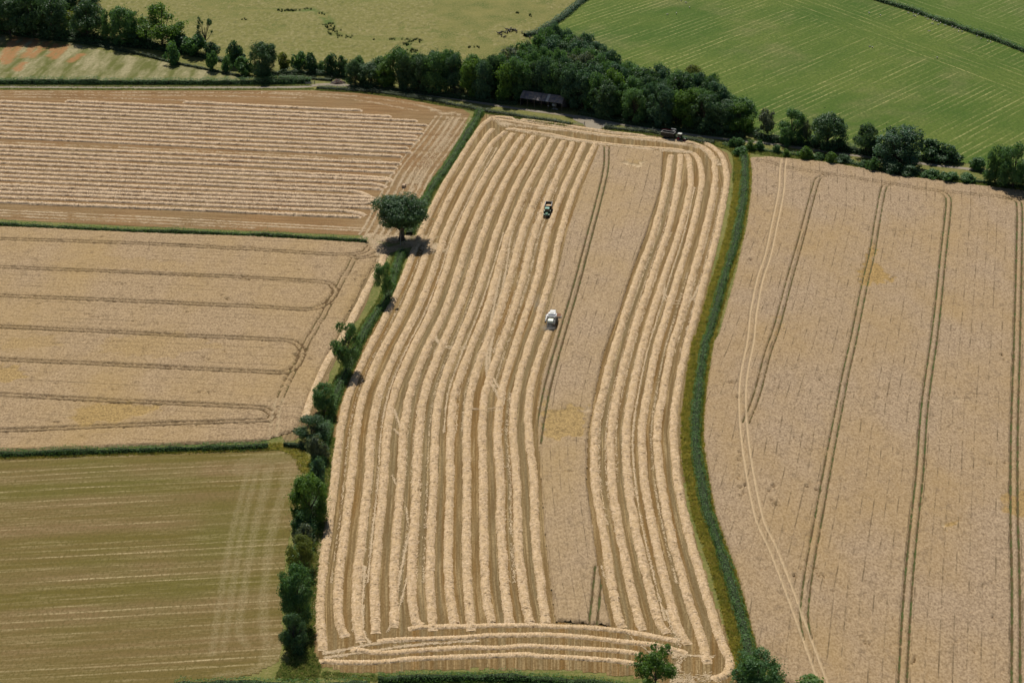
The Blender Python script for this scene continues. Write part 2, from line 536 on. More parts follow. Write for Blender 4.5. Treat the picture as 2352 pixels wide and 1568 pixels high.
# --- central stubble: swath positions surveyed at twelve stations (4096 px frame)
YS = np.array([590, 750, 930, 1090, 1250, 1410, 1570, 1730, 1930, 2130, 2330, 2480], float)
WROWS = {
 590: [1868, 1914, 1956, 2011, 2056, 2101, 2147, 2192, 2239, 2283, 2329, 2375], 750: [1771, 1819, 1869, 1917, 1962, 2009, 2060, 2109, 2160, 2209, 2257, 2302],
 930: [1684, 1735, 1782, 1832, 1882, 1934, 1987, 2035, 2088, 2139, 2190, 2243], 1090: [1623, 1676, 1729, 1780, 1832, 1884, 1937, 1990, 2045, 2098, 2154, 2208],
 1250: [1549, 1608, 1664, 1721, 1775, 1827, 1882, 1940, 1994, 2051, 2106, 2160], 1410: [1468, 1525, 1582, 1642, 1700, 1756, 1817, 1874, 1931, 1994, 2053, 2106, 2162],
 1570: [1397, 1456, 1517, 1579, 1640, 1699, 1761, 1819, 1883, 1941, 2006, 2064, 2119], 1730: [1359, 1424, 1486, 1548, 1613, 1675, 1740, 1804, 1866, 1929, 1990, 2052, 2115],
 1930: [1336, 1403, 1471, 1535, 1602, 1665, 1734, 1801, 1867, 1934, 2002, 2067, 2135], 2130: [1311, 1379, 1447, 1516, 1585, 1655, 1724, 1795, 1865, 1935, 2004, 2073, 2141],
 2330: [1283, 1354, 1426, 1498, 1574, 1645, 1721, 1795, 1869, 1941, 2017, 2088, 2162], 2480: [1281, 1356, 1429, 1500, 1577, 1661, 1729, 1816, 1880, 1964, 2037, 2118, 2182]}
VROWS = {
 590: [2690, 2728, 2772, 2815, 2840, 2868], 750: [2662, 2709, 2761, 2804, 2857, 2904], 930: [2615, 2669, 2717, 2765, 2818, 2869], 1090: [2556, 2614, 2662, 2718, 2773, 2825],
 1250: [2502, 2559, 2611, 2669, 2729, 2783], 1410: [2452, 2509, 2565, 2621, 2681, 2739], 1570: [2410, 2470, 2529, 2590, 2652, 2709], 1730: [2379, 2444, 2505, 2568, 2629, 2694],
 1930: [2380, 2449, 2513, 2579, 2645, 2712], 2130: [2415, 2480, 2545, 2615, 2682, 2754], 2330: [2447, 2520, 2592, 2663, 2735, 2811], 2480: [2478, 2556, 2633, 2701, 2781, 2858]}
ROWTAB = np.array([WROWS[int(y)][:12] + VROWS[int(y)] for y in YS], float)   # 12 x 18
ROWIDX = np.array(list(range(1, 13)) + [18, 19, 20, 21, 22, 23], float)

def row_coord(X, Y):
    sx, sy = to_survey(X, Y); sx = sx * K; sy = np.clip(sy * K, YS[0], YS[-1])
    tab = np.stack([np.interp(sy, YS, ROWTAB[:, j]) for j in range(18)], 1)
    u = np.zeros(len(X))
    u = np.where(sx < tab[:, 0], 1 - (tab[:, 0] - sx) / np.maximum(tab[:, 1] - tab[:, 0], 1), u)
    for j in range(17):
        m = (sx >= tab[:, j]) & (sx < tab[:, j + 1])
        f = (sx - tab[:, j]) / np.maximum(tab[:, j + 1] - tab[:, j], 1)
        u = np.where(m, ROWIDX[j] + f * (ROWIDX[j + 1] - ROWIDX[j]), u)
    m = sx >= tab[:, 17]
    u = np.where(m, 23 + (sx - tab[:, 17]) / np.maximum(tab[:, 17] - tab[:, 16], 1), u)
    return u * 4.6

CENTRAL = PL([(1112, 264), (1075, 325), (1022, 420), (982, 490), (960, 575), (925, 625), (897, 690), (848, 765), (808, 855), (778, 930), (755, 990), (742, 1080), (735, 1180), (718, 1280), (713, 1400), (718, 1490), (735, 1527),
              (800, 1545), (900, 1542), (1100, 1534), (1300, 1537), (1450, 1552), (1560, 1578), (1640, 1590), (1700, 1570), (1690, 1510), (1663, 1440), (1632, 1350), (1603, 1260), (1577, 1160), (1566, 1050), (1567, 960), (1578, 870), (1605, 755), (1630, 648), (1655, 530),
              (1673, 440), (1682, 385), (1672, 352), (1642, 336), (1580, 323), (1500, 309), (1400, 297), (1300, 284), (1200, 270), (1140, 260)])
def f_central(X, Y, e):
    z = (fbm(X / 3, Y / 3, 3) - .5) * .06
    return z, {"row_u": row_coord(X, Y), "row_v": Y}
grid_sheet("stubble_field", CENTRAL, .7, 1.1, f_central, mat_stubble("stubble_central", warp=True))

# --- upper left stubble
UL = PL([(-150, 205), (0, 207), (300, 208), (588, 208), (725, 208), (813, 213), (913, 225), (1013, 243), (1063, 251), (1080, 262), (1049, 322), (1019, 377), (978, 440), (942, 510), (912, 560), (870, 553), (840, 541), (588, 531), (300, 519), (0, 504), (-150, 497)])
UL_ANG = angle_of((0, 464.5), (588, 489.5))
poly_sheet("stubble_field", UL, 0.0, mat_stubble("stubble_upper", UL_ANG, a=(.21, .112, .04), b=(.27, .158, .062), c=(.40, .28, .15)))

# --- standing wheat
HOLES = {}
def wheat_fn(trams, soil_trams, pales, golds, ufun, holes, seed, hgt=.72, edge=.7, spots=()):
    def fn(X, Y, e):
        z = np.full(X.shape, hgt)
        z += (fbm(X / 9, Y / 9, seed) - .5) * .16 + (vnoise(X / .7, Y / .9, seed + 3) - .5) * .16 + rng.normal(0, .035, X.shape)
        gold = np.zeros(X.shape)
        for (poly, amt) in golds:
            pw = PL(poly); d = dist_line(X, Y, pw, True); ins = inside(X, Y, pw)
            sd_ = np.where(ins, d, -d) + (fbm(X / 2.2, Y / 2.2, seed + 9) - .5) * 7
            gold = np.maximum(gold, np.clip(sd_ / 1.6, 0, 1) * amt)
        z -= gold * (.28 + .35 * (vnoise(X / 1.1, Y / 1.4, seed + 5) - .4))
        tr = np.zeros(X.shape); so = np.zeros(X.shape)
        for pl, w, sl in trams:
            for o in (-.95, .95):
                d = dist_line(X, Y, offset_line(pl, o))
                w2 = w * (.8 + .5 * vnoise(X / 1.3, Y / 1.3, seed + 21))
                k = np.clip((w2 + .12 - d) / .24, 0, 1)
                so = np.where(k > tr, sl, so); tr = np.maximum(tr, k)
        pale = np.zeros(X.shape)
        for pl, w in pales:
            for o in (-1.0, 1.0):
                k = np.clip((w + .15 - dist_line(X, Y, offset_line(pl, o))) / .3, 0, 1); pale = np.maximum(pale, k)
        for (px_, py_, pr_) in spots:
            cx_, cy_ = P(px_, py_); d = np.hypot((X - cx_) , (Y - cy_) * .8) + (fbm(X / .9, Y / .9, seed + 31) - .5) * pr_ * 2.2
            k = np.clip((pr_ - d) / .6, 0, 1); pale = np.maximum(pale, k)
        for hx, hy, hr in holes:
            near = (abs(X - hx) < 3) & (abs(Y - hy) < 3)
            if near.any():
                d = np.hypot(X[near] - hx, (Y[near] - hy))
                k = np.clip((hr * (.7 + .6 * vnoise(X[near] / .4, Y[near] / .4, seed)) - d) / .3, 0, 1)
                z[near] -= k * .6
                tr[near] = np.maximum(tr[near], k * .8); so[near] = np.where(k > .05, 1.0, so[near])
        z = z * (1 - tr * .93) 
        z = np.where(pale > .02, z * (1 - .82 * pale), z)
        z *= np.clip((e - .05) / edge, 0, 1)
        z = np.maximum(z, .02) + 0.0
        return z, {"track": tr, "soil": so, "gold": gold, "pale": pale * .9, "row_u": ufun(X, Y), "row_v": Y}
    return fn

def hole_clusters(pts, n, spread, rmin, rmax, seed):
    r = random.Random(seed); out = []
    for p in pts:
        cx, cy = P(*p)
        a = r.uniform(0, math.pi)
        for i in range(r.randint(1, n)):
            q = r.gauss(0, spread)
            out.append((cx + q * math.cos(a) + r.gauss(0, spread * .25), cy + q * math.sin(a) + r.gauss(0, spread * .25), r.uniform(rmin, rmax)))
    return out

# right field
TA = [(1903, 404), (1888, 409), (1876, 419), (1860, 474), (1839, 554), (1814, 642), (1784, 754), (1764, 811), (1738, 909), (1713, 974)]
TB = [(2051, 426), (2038, 429), (2029, 437), (2016, 504), (2004, 579), (1989, 642), (1971, 729), (1960, 784), (1943, 859), (1926, 946), (1904, 1059), (1883, 1176), (1867, 1263), (1854, 1342), (1847, 1417), (1855, 1470)]
TC = [(2139, 439), (2162, 444), (2174, 452), (2179, 464), (2176, 504), (2166, 592), (2156, 692), (2145, 784), (2124, 934), (2113, 1084), (2103, 1176), (2086, 1351), (2073, 1568), (2068, 1700)]
TD = [(2300, 456), (2328, 462), (2341, 474), (2341, 567), (2336, 784), (2330, 984), (2329, 1176), (2333, 1351), (2333, 1568), (2333, 1700)]
TH = [(1737, 372), (1764, 374), (1809, 388), (1914, 404), (2051, 426), (2151, 441), (2264, 452), (2352, 461), (2480, 476)]
TP = [(1800, 368), (1797, 392), (1794, 442), (1779, 517), (1764, 587), (1746, 642), (1731, 717), (1724, 784), (1709, 859), (1705, 921), (1709, 996), (1721, 1084), (1739, 1176), (1752, 1215), (1777, 1268), (1820, 1380), (1884, 1555), (1930, 1680)]
def tramx(T, y):
    a = np.array(sorted([p for p in T if True], key=lambda q: q[1])); return np.interp(y, a[:, 1], a[:, 0])
def u_right(X, Y):
    sx, sy = to_survey(X, Y); sy = np.clip(sy, 480, 1560)
    c = tramx(TC, sy); d = tramx(TD, sy); w = d - c
    return (sx - c) / w * 24.0
WR = PL([(1722, 364), (1764, 361), (1889, 373), (2001, 391), (2064, 405), (2189, 420), (2352, 439), (2560, 462), (2560, 1720), (1990, 1720), (1900, 1612), (1795, 1562), (1742, 1512), (1724, 1439), (1688, 1307), (1640, 1176), (1630, 1109), (1615, 1009), (1620, 909), (1641, 784), (1652, 767), (1687, 642), (1716, 517), (1726, 440), (1728, 392)])
hr_pts = [(1840, 440), (1868, 455), (1770, 452), (1780, 430), (1835, 833), (1830, 858), (2030, 920), (2200, 990), (1875, 1127), (1857, 1112), (1775, 1150), (1770, 1125), (1780, 1165), (2280, 1065), (1811, 1224), (2305, 825), (1975, 1460), (1990, 1480), (2285, 1430), (2200, 1475), (2130, 960), (1700, 1050), (1690, 1100), (1695, 1060), (1710, 1120), (1700, 1140), (1680, 880), (1690, 920), (1660, 690), (1720, 600), (2100, 1520), (1880, 1320), (1850, 1310), (1830, 1330), (1900, 1325), (2250, 870)]
hr = hole_clusters(hr_pts, 5, 1.4, .3, .75, 3) + hole_clusters([(random.uniform(1720, 2350), random.uniform(480, 1560)) for _ in range(130)], 3, .8, .2, .45, 5)
lines_r = [[(1765, 888), (1820, 902), (1940, 908), (2100, 911), (2200, 908), (2260, 912), (2320, 928)], [(1820, 1110), (1900, 1109), (2050, 1110)], [(2180, 1090), (2240, 1075), (2330, 1065)], [(2020, 535), (2150, 536)]]
for L in lines_r:
    c_, n_, s_ = smooth_path(PL(L), .7)
    for q in c_:
        if random.random() < .62: hr.append((q[0] + random.gauss(0, .12), q[1] + random.gauss(0, .15), random.uniform(.2, .42)))
gold_r = [([(1998, 555), (2012, 560), (2012, 605), (2030, 625), (2058, 640), (2040, 655), (1985, 662), (1965, 635), (1985, 600)], 1.0), ([(2142, 1207), (2200, 1195), (2200, 1222), (2160, 1222)], .8), ([(2300, 1135), (2352, 1128), (2400, 1170), (2352, 1205), (2300, 1180)], .7), ([(1785, 730), (1800, 720), (1795, 770), (1778, 775)], .5)]
grid_sheet("wheat_field", WR, .34, .62,
           wheat_fn([(PL(TA), .26, .45), (PL(TB), .26, .1), (PL(TC), .3, 0), (PL(TD), .34, .1), (PL(TH), .34, .95)], None, [(PL(TP), .26)], gold_r, u_right, hr, 11, spots=[(2199, 921, 1.1), (2168, 1210, .9), (2180, 1212, .7)]),
           mat_wheat("ripe_wheat_right", (.215, .15, .088), (.44, .325, .207), (.35, .225, .075)))

# left field
LT = [[(-150, 546), (0, 552), (300, 562), (588, 577), (805, 588), (855, 563)],
      [(-150, 612), (0, 617), (300, 629), (588, 642), (738, 651), (763, 659), (771, 672), (763, 686), (738, 707), (700, 714.5), (588, 708), (300, 695), (0, 682.5), (-150, 676)],
      [(-150, 748), (0, 754), (300, 768), (588, 782), (663, 786), (688, 798), (694, 815), (685, 838), (665, 855), (640, 860), (588, 857), (300, 843), (0, 829), (-150, 822)],
      [(-150, 903), (0, 910), (200, 921), (400, 930), (588, 939), (613, 945), (626, 957), (613, 969), (588, 970), (350, 978), (150, 987), (0, 993), (-150, 1000)],
      [(805, 592), (840, 596), (872, 581)]]
LS = [(813, 598), (775, 665), (743, 725), (708, 784), (688, 829), (655, 889), (635, 946), (625, 1020)]
WL = PL([(-150, 513), (0, 521), (300, 535), (588, 545), (840, 559), (862, 575), (866, 597), (838, 644), (788, 744), (768, 786), (718, 886), (690, 964), (682, 981), (670, 992), (640, 1002), (600, 1014), (588, 1016), (350, 1024), (0, 1038), (-150, 1043)])
L_ANG = angle_of((0, 617), (588, 642))
def u_left(X, Y):
    return -X * math.sin(L_ANG) + Y * math.cos(L_ANG)
hl_pts = [(215, 552), (480, 566), (560, 570), (300, 730), (325, 715), (310, 740), (500, 680), (510, 685), (155, 660), (290, 655), (350, 665), (220, 730), (250, 790), (330, 798), (500, 815), (490, 830), (380, 850), (120, 970), (190, 965), (210, 950), (420, 905), (530, 1000), (470, 905), (135, 790), (680, 622), (720, 640), (680, 820), (830, 640), (815, 630), (90, 700), (560, 640)]
hl = hole_clusters(hl_pts, 7, 2.0, .3, .7, 8) + hole_clusters([(random.uniform(-20, 780), random.uniform(560, 1010)) for _ in range(110)], 3, .9, .2, .45, 9)
gold_l = [([(-40, 845), (40, 838), (75, 860), (30, 885), (-40, 880)], .7), ([(175, 930), (260, 925), (380, 935), (370, 945), (290, 970), (200, 985), (160, 975)], .75), ([(240, 775), (420, 765), (520, 800), (380, 830), (220, 815)], .35), ([(0, 780), (120, 770), (160, 800), (0, 815)], .35), ([(230, 590), (420, 600), (430, 632), (230, 622)], .3)]
grid_sheet("wheat_field", WL, .6, .42,
           wheat_fn([(PL(l), .36, 1.0) for l in LT] + [(PL(LS), .32, .7)], None, [(PL([(645, 915), (635, 946), (625, 1020)]), .25)], gold_l, u_left, hl, 23),
           mat_wheat("ripe_wheat_left", (.22, .15, .08), (.45, .325, .19), (.36, .24, .085)), ang=L_ANG)

# standing strip in the middle of the harvested field
STRIP = PSL([(2397, 586), (2440, 590), (2550, 600), (2652, 610), (2643, 750), (2586, 930), (2527, 1090), (2476, 1250), (2416, 1410), (2381, 1570), (2352, 1730), (2346, 1930), (2373, 2130), (2392, 2270), (2424, 2420), (2444, 2503), (2346, 2495), (2222, 2486),
             (2221, 2480), (2201, 2330), (2179, 2130), (2165, 1930), (2153, 1758), (2152, 1627), (2172, 1497), (2211, 1366), (2236, 1285), (2182, 1281), (2199, 1210), (2232, 1090), (2267, 930), (2328, 750)])
TS1 = PSL([(2427, 588), (2423, 683), (2390, 825), (2352, 970), (2307, 1140), (2245, 1353), (2192, 1545), (2165, 1680), (2150, 1780)])
TS2 = PSL([(2396, 2269), (2385, 2380), (2372, 2500)])
gold_s = [([(1245, 948), (1290, 935), (1352, 937), (1350, 975), (1340, 1003), (1290, 1012), (1240, 1008)], 1.0), ([(1250, 890), (1262, 890), (1255, 945), (1240, 950)], .7), ([(1435, 368), (1480, 370), (1475, 388), (1460, 390)], .45)]
hs = hole_clusters([(1318, 815), (1315, 823), (1450, 375), (1470, 380), (1375, 640), (1340, 690)], 5, 1.2, .3, .6, 4)
for L in [[(1247, 1090), (1350, 1084)], [(1300, 790), (1380, 826)], [(1320, 810), (1385, 845)], [(1260, 952), (1345, 968)]]:
    c_, n_, s_ = smooth_path(PL(L), .6)
    for q in c_:
        if random.random() < .7: hs.append((q[0], q[1] + random.gauss(0, .15), random.uniform(.2, .4)))
grid_sheet("wheat_field", STRIP, .3, .55,
           wheat_fn([(TS1, .32, .3), (TS2, .32, .2)], None, [], gold_s, lambda X, Y: row_coord(X, Y) * 1.0, hs, 37, edge=.35, spots=[(1440, 378, 1.6), (1455, 380, 1.8), (1468, 383, 1.6), (1475, 376, 1.4), (1368, 377, 1.1), (1348, 945, 1.0)]),
           mat_wheat("ripe_wheat_strip", (.22, .155, .09), (.45, .33, .207), (.37, .25, .095)))

# --- meadows and leys beyond
MEADOW = PL([(-200, -110), (1500, -110), (1345, -4), (1290, 40), (1235, 74), (1205, 86), (1190, 130), (900, 175), (800, 176), (640, 172), (560, 165), (475, 150), (380, 120), (250, 100), (100, 85), (-200, 70)])
WET = [[(560, 22), (610, 24), (690, 26), (716, 22), (735, 30), (750, 45), (755, 60), (768, 76), (790, 84), (888, 91), (938, 91), (965, 97)], [(940, 95), (934, 106), (950, 120)]]
def f_meadow(X, Y, e):
    z = (fbm(X / 26, Y / 34, 5) - .5) * 1.2 + (vnoise(X / 2.6, Y / 3.2, 8) - .5) * .35 + (vnoise(X / 1.1, Y / 1.3, 9) - .5) * .2
    w = np.zeros(X.shape)
    for l in WET:
        d = dist_line(X, Y, PL(l)); w = np.maximum(w, np.clip((3.2 + 3 * (vnoise(X / 5, Y / 5, 2) - .5) - d) / 2.5, 0, 1))
    z -= w * .4
    return z * np.clip(e / 4, 0, 1) + .03, {"wet": w * .85}
grid_sheet("meadow", MEADOW, 1.15, 2.0, f_meadow, mat_meadow())

GREEN = PL([(1215, 92), (1243, 78), (1295, 46), (1352, -2), (1480, -110), (1800, -120), (1960, -22), (2001, 0), (2089, 27), (2201, 67), (2289, 97), (2352, 122), (2560, 200), (2560, 440), (2352, 408), (2239, 378), (2076, 358), (1939, 342), (1764, 318), (1700, 300), (1600, 260), (1500, 240), (1400, 210), (1330, 160), (1250, 130)])
ANG_G = angle_of((1764, 217), (2089, 77)); ANG_H = angle_of((2089, 27), (2289, 97))
poly_sheet("sheep_field", GREEN, 0.0, mat_green("sheep_field_grass", ANG_G, ANG_H, (2201, 67), (.055, .108, .010), (.10, .142, .02), (.36, .33, .13)))
FAR = PL([(1800, -125), (1960, -30), (2003, -8), (2089, 19), (2201, 59), (2289, 89), (2352, 114), (2600, 205), (2600, -125)])
poly_sheet("far_grass_field", FAR, .004, mat_green("far_field_grass", ANG_G, ANG_H, (2140, -40), (.055, .108, .010), (.085, .135, .018), (.30, .29, .12)))

FALLOW = PL([(-200, 60), (-60, 70), (0, 78), (85, 90), (180, 103), (250, 120), (375, 142), (475, 157), (560, 172), (560, 190), (0, 189), (-200, 187)])
DOCK = [[(37, 84), (5, 140)], [(65, 88), (32, 122), (15, 145)], [(84, 92), (70, 115), (55, 132)], [(107, 98), (75, 132)], [(130, 103), (124, 118), (117, 130)], [(153, 105), (135, 125), (125, 135)], [(187, 125), (163, 142)], [(52, 146), (38, 162)]]
def f_fallow(X, Y, e):
    z = (fbm(X / 2.5, Y / 2.5, 4) - .4) * .45 * np.clip(e / 2, 0, 1) + .03
    k = np.zeros(X.shape)
    for l in DOCK:
        d = dist_line(X, Y, PL(l)); k = np.maximum(k, np.clip((2.6 + 3.2 * (fbm(X / 3, Y / 3, 6) - .5) - d) / 1.4, 0, 1))
    return z, {"dock": k}
grid_sheet("fallow_field", FALLOW, .8, 1.3, f_fallow, mat_fallow(angle_of((32, 122), (65, 88))))

PAST = PL([(-200, 1060), (0, 1052), (588, 1036), (650, 1036), (683, 1046), (696, 1084), (690, 1100), (677, 1176), (660, 1251), (648, 1351), (650, 1476), (640, 1518), (590, 1545), (450, 1580), (300, 1610), (250, 1720), (-200, 1720)])
TRAILS = [([(560, 1076), (590, 1056), (640, 1052), (672, 1062), (680, 1085), (668, 1130)], 3.5), ([(572, 1070), (545, 1176), (525, 1263), (500, 1413), (487, 1501)], .9), ([(590, 1080), (565, 1176), (548, 1263), (527, 1400), (513, 1490)], .9), ([(625, 1070), (604, 1150), (588, 1200), (570, 1300), (551, 1420), (552, 1460), (568, 1482)], 1.0), ([(660, 1090), (630, 1200), (612, 1300), (605, 1420), (615, 1480), (600, 1530)], 1.2), ([(640, 1480), (622, 1520), (580, 1538), (500, 1552)], 1.3), ([(612, 1075), (590, 1180), (570, 1280), (556, 1380)], .7)]
def f_past(X, Y, e):
    k = np.zeros(X.shape)
    for l, w in TRAILS:
        d = dist_line(X, Y, smooth_path(PL(l), 2)[0]); k = np.maximum(k, np.clip((w * (.7 + .6 * vnoise(X / 2, Y / 2, 3)) + .3 - d) / .7, 0, 1) * (.6 if w > 2 else .9))
    return (fbm(X / 4, Y / 4, 8) - .5) * .12 + .03, {"trail": k}
grid_sheet("pasture", PAST, .5, .9, f_past, mat_pasture(angle_of((0, 1250), (350, 1231))))

# --- track
def ribbon(name, pl, w, z, mat, ds=2.0, wob=.4):
    c, n, s = smooth_path(pl, ds)
    a = w / 2 * (1 + wob * (vnoise(s / 4, s * 0, 5) - .5)); b = w / 2 * (1 + wob * (vnoise(s / 4, s * 0 + 9, 6) - .5))
    L = c + n * a[:, None]; R = c - n * b[:, None]
    V = np.concatenate([np.c_[L, np.full(len(L), z)], np.c_[R, np.full(len(R), z)]])
    i = np.arange(len(c) - 1); m = len(c)
    F = np.stack([i + m, i + 1 + m, i + 1, i], 1)
    return tag(mesh_obj(name, V, F, mat), kind="structure")
M_TRACK = mat_track()
TRACK = [(-200, 197), (0, 199), (300, 200.5), (588, 202), (690, 200), (740, 194), (800, 196), (888, 205), (988, 219), (1088, 234), (1176, 248), (1250, 258), (1316, 267), (1376, 278), (1501, 297), (1601, 312), (1676, 321), (1764, 330), (1939, 354), (2076, 371), (2239, 390), (2352, 403), (2560, 430)]
ribbon("track", PL(TRACK[:7]), 3.8, .012, M_TRACK)
ribbon("track", PL(TRACK[6:]), 2.6, .016, M_TRACK)
poly_sheet("farmyard", PL([(1312, 264), (1380, 270), (1440, 284), (1390, 290), (1378, 297), (1348, 298), (1340, 285), (1318, 276)]), .006, M_TRACK)
ribbon("gateway", PL([(1000, 540), (925, 566), (880, 575), (850, 562), (836, 545)]), 5.0, .016, mat_stubble("gateway_straw", UL_ANG, a=(.33, .23, .12), b=(.42, .31, .18), c=(.55, .42, .27)))

# ------------------------------------------------------------------ straw swaths
ORD = ["first", "second", "third", "fourth", "fifth", "sixth", "seventh", "eighth", "ninth", "tenth", "eleventh", "twelfth", "thirteenth", "fourteenth", "fifteenth", "sixteenth", "seventeenth", "eighteenth", "nineteenth", "twentieth", "twenty-first", "twenty-second", "twenty-third", "twenty-fourth", "twenty-fifth", "twenty-sixth"]
def windrow(pl, label, group, w=2.35, h=.62, mat=M_STRAW, ds=.22, seed=0, lean=.6):
    c, n, s = smooth_path(pl, ds)
    m = 9
    o = np.linspace(-1, 1, m)
    S, O = np.meshgrid(s, o, indexing='ij')
    wl = w / 2 * (1 + .16 * (fbm(s / 2.5, s * 0 + seed, seed) - .5) * 2 + .06 * rng.normal(0, 1, len(s)))
    wob = (fbm(s / 7, s * 0 + 3.3, seed + 4) - .5) * .5
    ph = S + lean * O * O * 1.1 + .5 * (vnoise(S / 1.5, O * 2, seed + 2) - .5)
    rip = np.abs(((ph / .66 + 1.1 * vnoise(S / 2.8, O * 1.0, seed + 6)) % 1.0) * 2 - 1)
    prof = np.clip(1 - np.abs(O) ** 2.6, 0, 1)
    lump = .85 + .3 * fbm(S / 1.1, O * 1.6 + seed, seed + 8)
    Z = h * prof * lump * (.45 + .85 * rip ** .8) + .12 * h * rng.normal(0, 1, S.shape) * prof
    endt = np.clip(np.minimum(s, s[-1] - s) / 1.2, .15, 1)
    Z = np.maximum(Z * endt[:, None], 0)
    Z[:, 0] = Z[:, -1] = -.02
    off = O * wl[:, None] + wob[:, None] + rng.normal(0, .05, S.shape)
    al = rng.normal(0, .04, S.shape)
    t = np.stack([n[:, 1], -n[:, 0]], 1)
    X = c[:, None, 0] + n[:, None, 0] * off + t[:, None, 0] * al
    Y = c[:, None, 1] + n[:, None, 1] * off + t[:, None, 1] * al
    V = np.stack([X, Y, Z + .01], -1).reshape(-1, 3)
    idx = np.arange(len(s) * m).reshape(len(s), m)
    F = np.stack([idx[:-1, :-1], idx[:-1, 1:], idx[1:, 1:], idx[1:, :-1]], -1).reshape(-1, 4)
    o_ = mesh_obj("straw_windrow", V, F[:, ::-1], mat, loc=(c[0, 0], c[0, 1], 0), attrs={"ws": (ph + seed * 7.3).ravel(), "wo": (O * w / 2).ravel()})
    return tag(o_, label, "windrow", group)

W_TOP = [None, (1970, 515), (2023, 526), (2050, 533), (2095, 539), (2135, 543), (2175, 551), (2211, 556), (2255, 564), (2287, 569), (2338, 577), (2385, 573)]
W_END = [(1291, 2601), (1382, 2549), (1444, 2568), (1502, 2533), (1573, 2510), (1690, 2499), (1732, 2523), (1832, 2499), (1884, 2523), (1974, 2489), (2039, 2499), (2132, 2486), (2187, 2499)]
GC = "straw windrows of the central field"
for j in range(12):
    pts = []
    if j == 0: pts = [(2060, 476), (1985, 470), (1945, 488), (1915, 520)]
    elif W_TOP[j]: pts = [W_TOP[j]]
    for y in YS:
        pts.append((WROWS[int(y)][j], y))
    pts.append(W_END[j])
    windrow(PSL(pts), "%s long straw windrow of the central field counted from its left hedge" % ORD[j], GC, seed=j * 3 + 1)
pts = [(2197, 1322), (2186, 1350)] + [(WROWS[int(y)][12], y) for y in YS[5:]] + [W_END[12]]
windrow(PSL(pts), "straw windrow trailing behind the white combine along the standing wheat", GC, seed=91)
V_TOP = [[(2684, 620)], [(2722, 618)], [(2745, 618), (2758, 650)], [(2772, 612), (2794, 640), (2806, 690)], [(2738, 566), (2788, 579), (2828, 601), (2854, 635), (2860, 690)], [(2797, 566), (2832, 579), (2876, 610), (2897, 648), (2905, 690)]]
V_END = [[(2495, 2510)], [(2573, 2520)], [(2670, 2533)], [(2725, 2530), (2754, 2578)], [(2812, 2568), (2831, 2655)], [(2890, 2581), (2918, 2640), (2905, 2690), (2850, 2718)]]
for j in range(6):
    pts = V_TOP[j] + [(VROWS[int(y)][j], y) for y in YS[1:]] + V_END[j]
    windrow(PSL(pts), "%s straw windrow right of the standing wheat strip in the central field" % ORD[j], GC, seed=40 + j * 3)
HB = [[(1631, 2513), (1696, 2507), (1813, 2504), (2097, 2500), (2184, 2504), (2359, 2510), (2462, 2520), (2553, 2533), (2650, 2552), (2708, 2562)],
      [(1508, 2565), (1618, 2555), (1780, 2552), (1942, 2542), (2097, 2539), (2197, 2539), (2359, 2549), (2488, 2565), (2592, 2575), (2683, 2594), (2747, 2614)],
      [(1405, 2594), (1521, 2610), (1651, 2601), (1813, 2591), (2007, 2588), (2097, 2581), (2229, 2588), (2359, 2594), (2488, 2604), (2560, 2614)],
      [(1275, 2643), (1392, 2649), (1521, 2646), (1618, 2636), (1748, 2630), (1942, 2623), (2097, 2617), (2165, 2623), (2262, 2627), (2391, 2636), (2488, 2646), (2553, 2656)]]
for j, l in enumerate(HB):
    windrow(PSL(l), "%s cross windrow of straw on the near headland, counted from the standing wheat" % ORD[j], "cross windrows on the near headland", w=1.9, h=.42, seed=70 + j)
HT = [[(1961, 475), (2032, 484), (2113, 497), (2202, 510), (2336, 528), (2470, 546), (2604, 555), (2738, 564)],
      [(2023, 515), (2157, 530), (2300, 557), (2425, 575), (2559, 588), (2693, 597), (2747, 607)],
      [(2080, 478), (2200, 492), (2330, 512), (2450, 528), (2580, 543)]]
for j, l in enumerate(HT):
    windrow(PSL(l), ["straw windrow along the far headland below the first hedge gate", "straw windrow curling past the far end of the standing wheat", "broken straw windrow beside the dark trailer under the far hedge"][j], "far headland windrows", w=2.0, h=.4, seed=80 + j)
# upper left field
y0l = [464.5, 453, 443, 434.5, 426, 414.5, 404.5, 394.5, 385, 375, 365, 355, 346, 336, 316, 307, 297.5, 288, 279, 270, 261, 252.5, 243.7, 235, 226, 217]
y1l = [489.5, 478, 468, 459.5, 451, 442, 431, 422, 412, 402, 394.5, 382.5, 372.5, 362.5, 344.5, 334.5, 325, 315, 306, 297.5, 289, 280, 271, 262, 254, 244]
xend = [830, 840, 858, 856, 870, 880, 850, 878, 890, 898, 905, 908, 915, 923, 925, 948, 940, 953, 965, 960, 975, 973, 985, 960, 900, 833]
hook = {1: 7, 3: -4, 5: 8, 6: 9, 8: 5, 10: 6}
for k in range(26):
    a, b = y0l[k], y1l[k]
    sl = (b - a) / 588.0
    x0 = -130 if k < 24 else (150 if k == 24 else 420)
    xe = xend[k]
    pts = [(x, a + sl * x + .4 * math.sin(x / 90. + k)) for x in np.linspace(x0, xe - 45, 7)]
    pts.append((xe, a + sl * xe + hook.get(k, 0)))
    windrow(PL(pts), "%s straw windrow of the upper left field counted up from its near hedge" % ORD[k], "straw windrows of the upper left field", w=2.3, h=.75, mat=M_STRAW2, ds=.34, seed=120 + k)

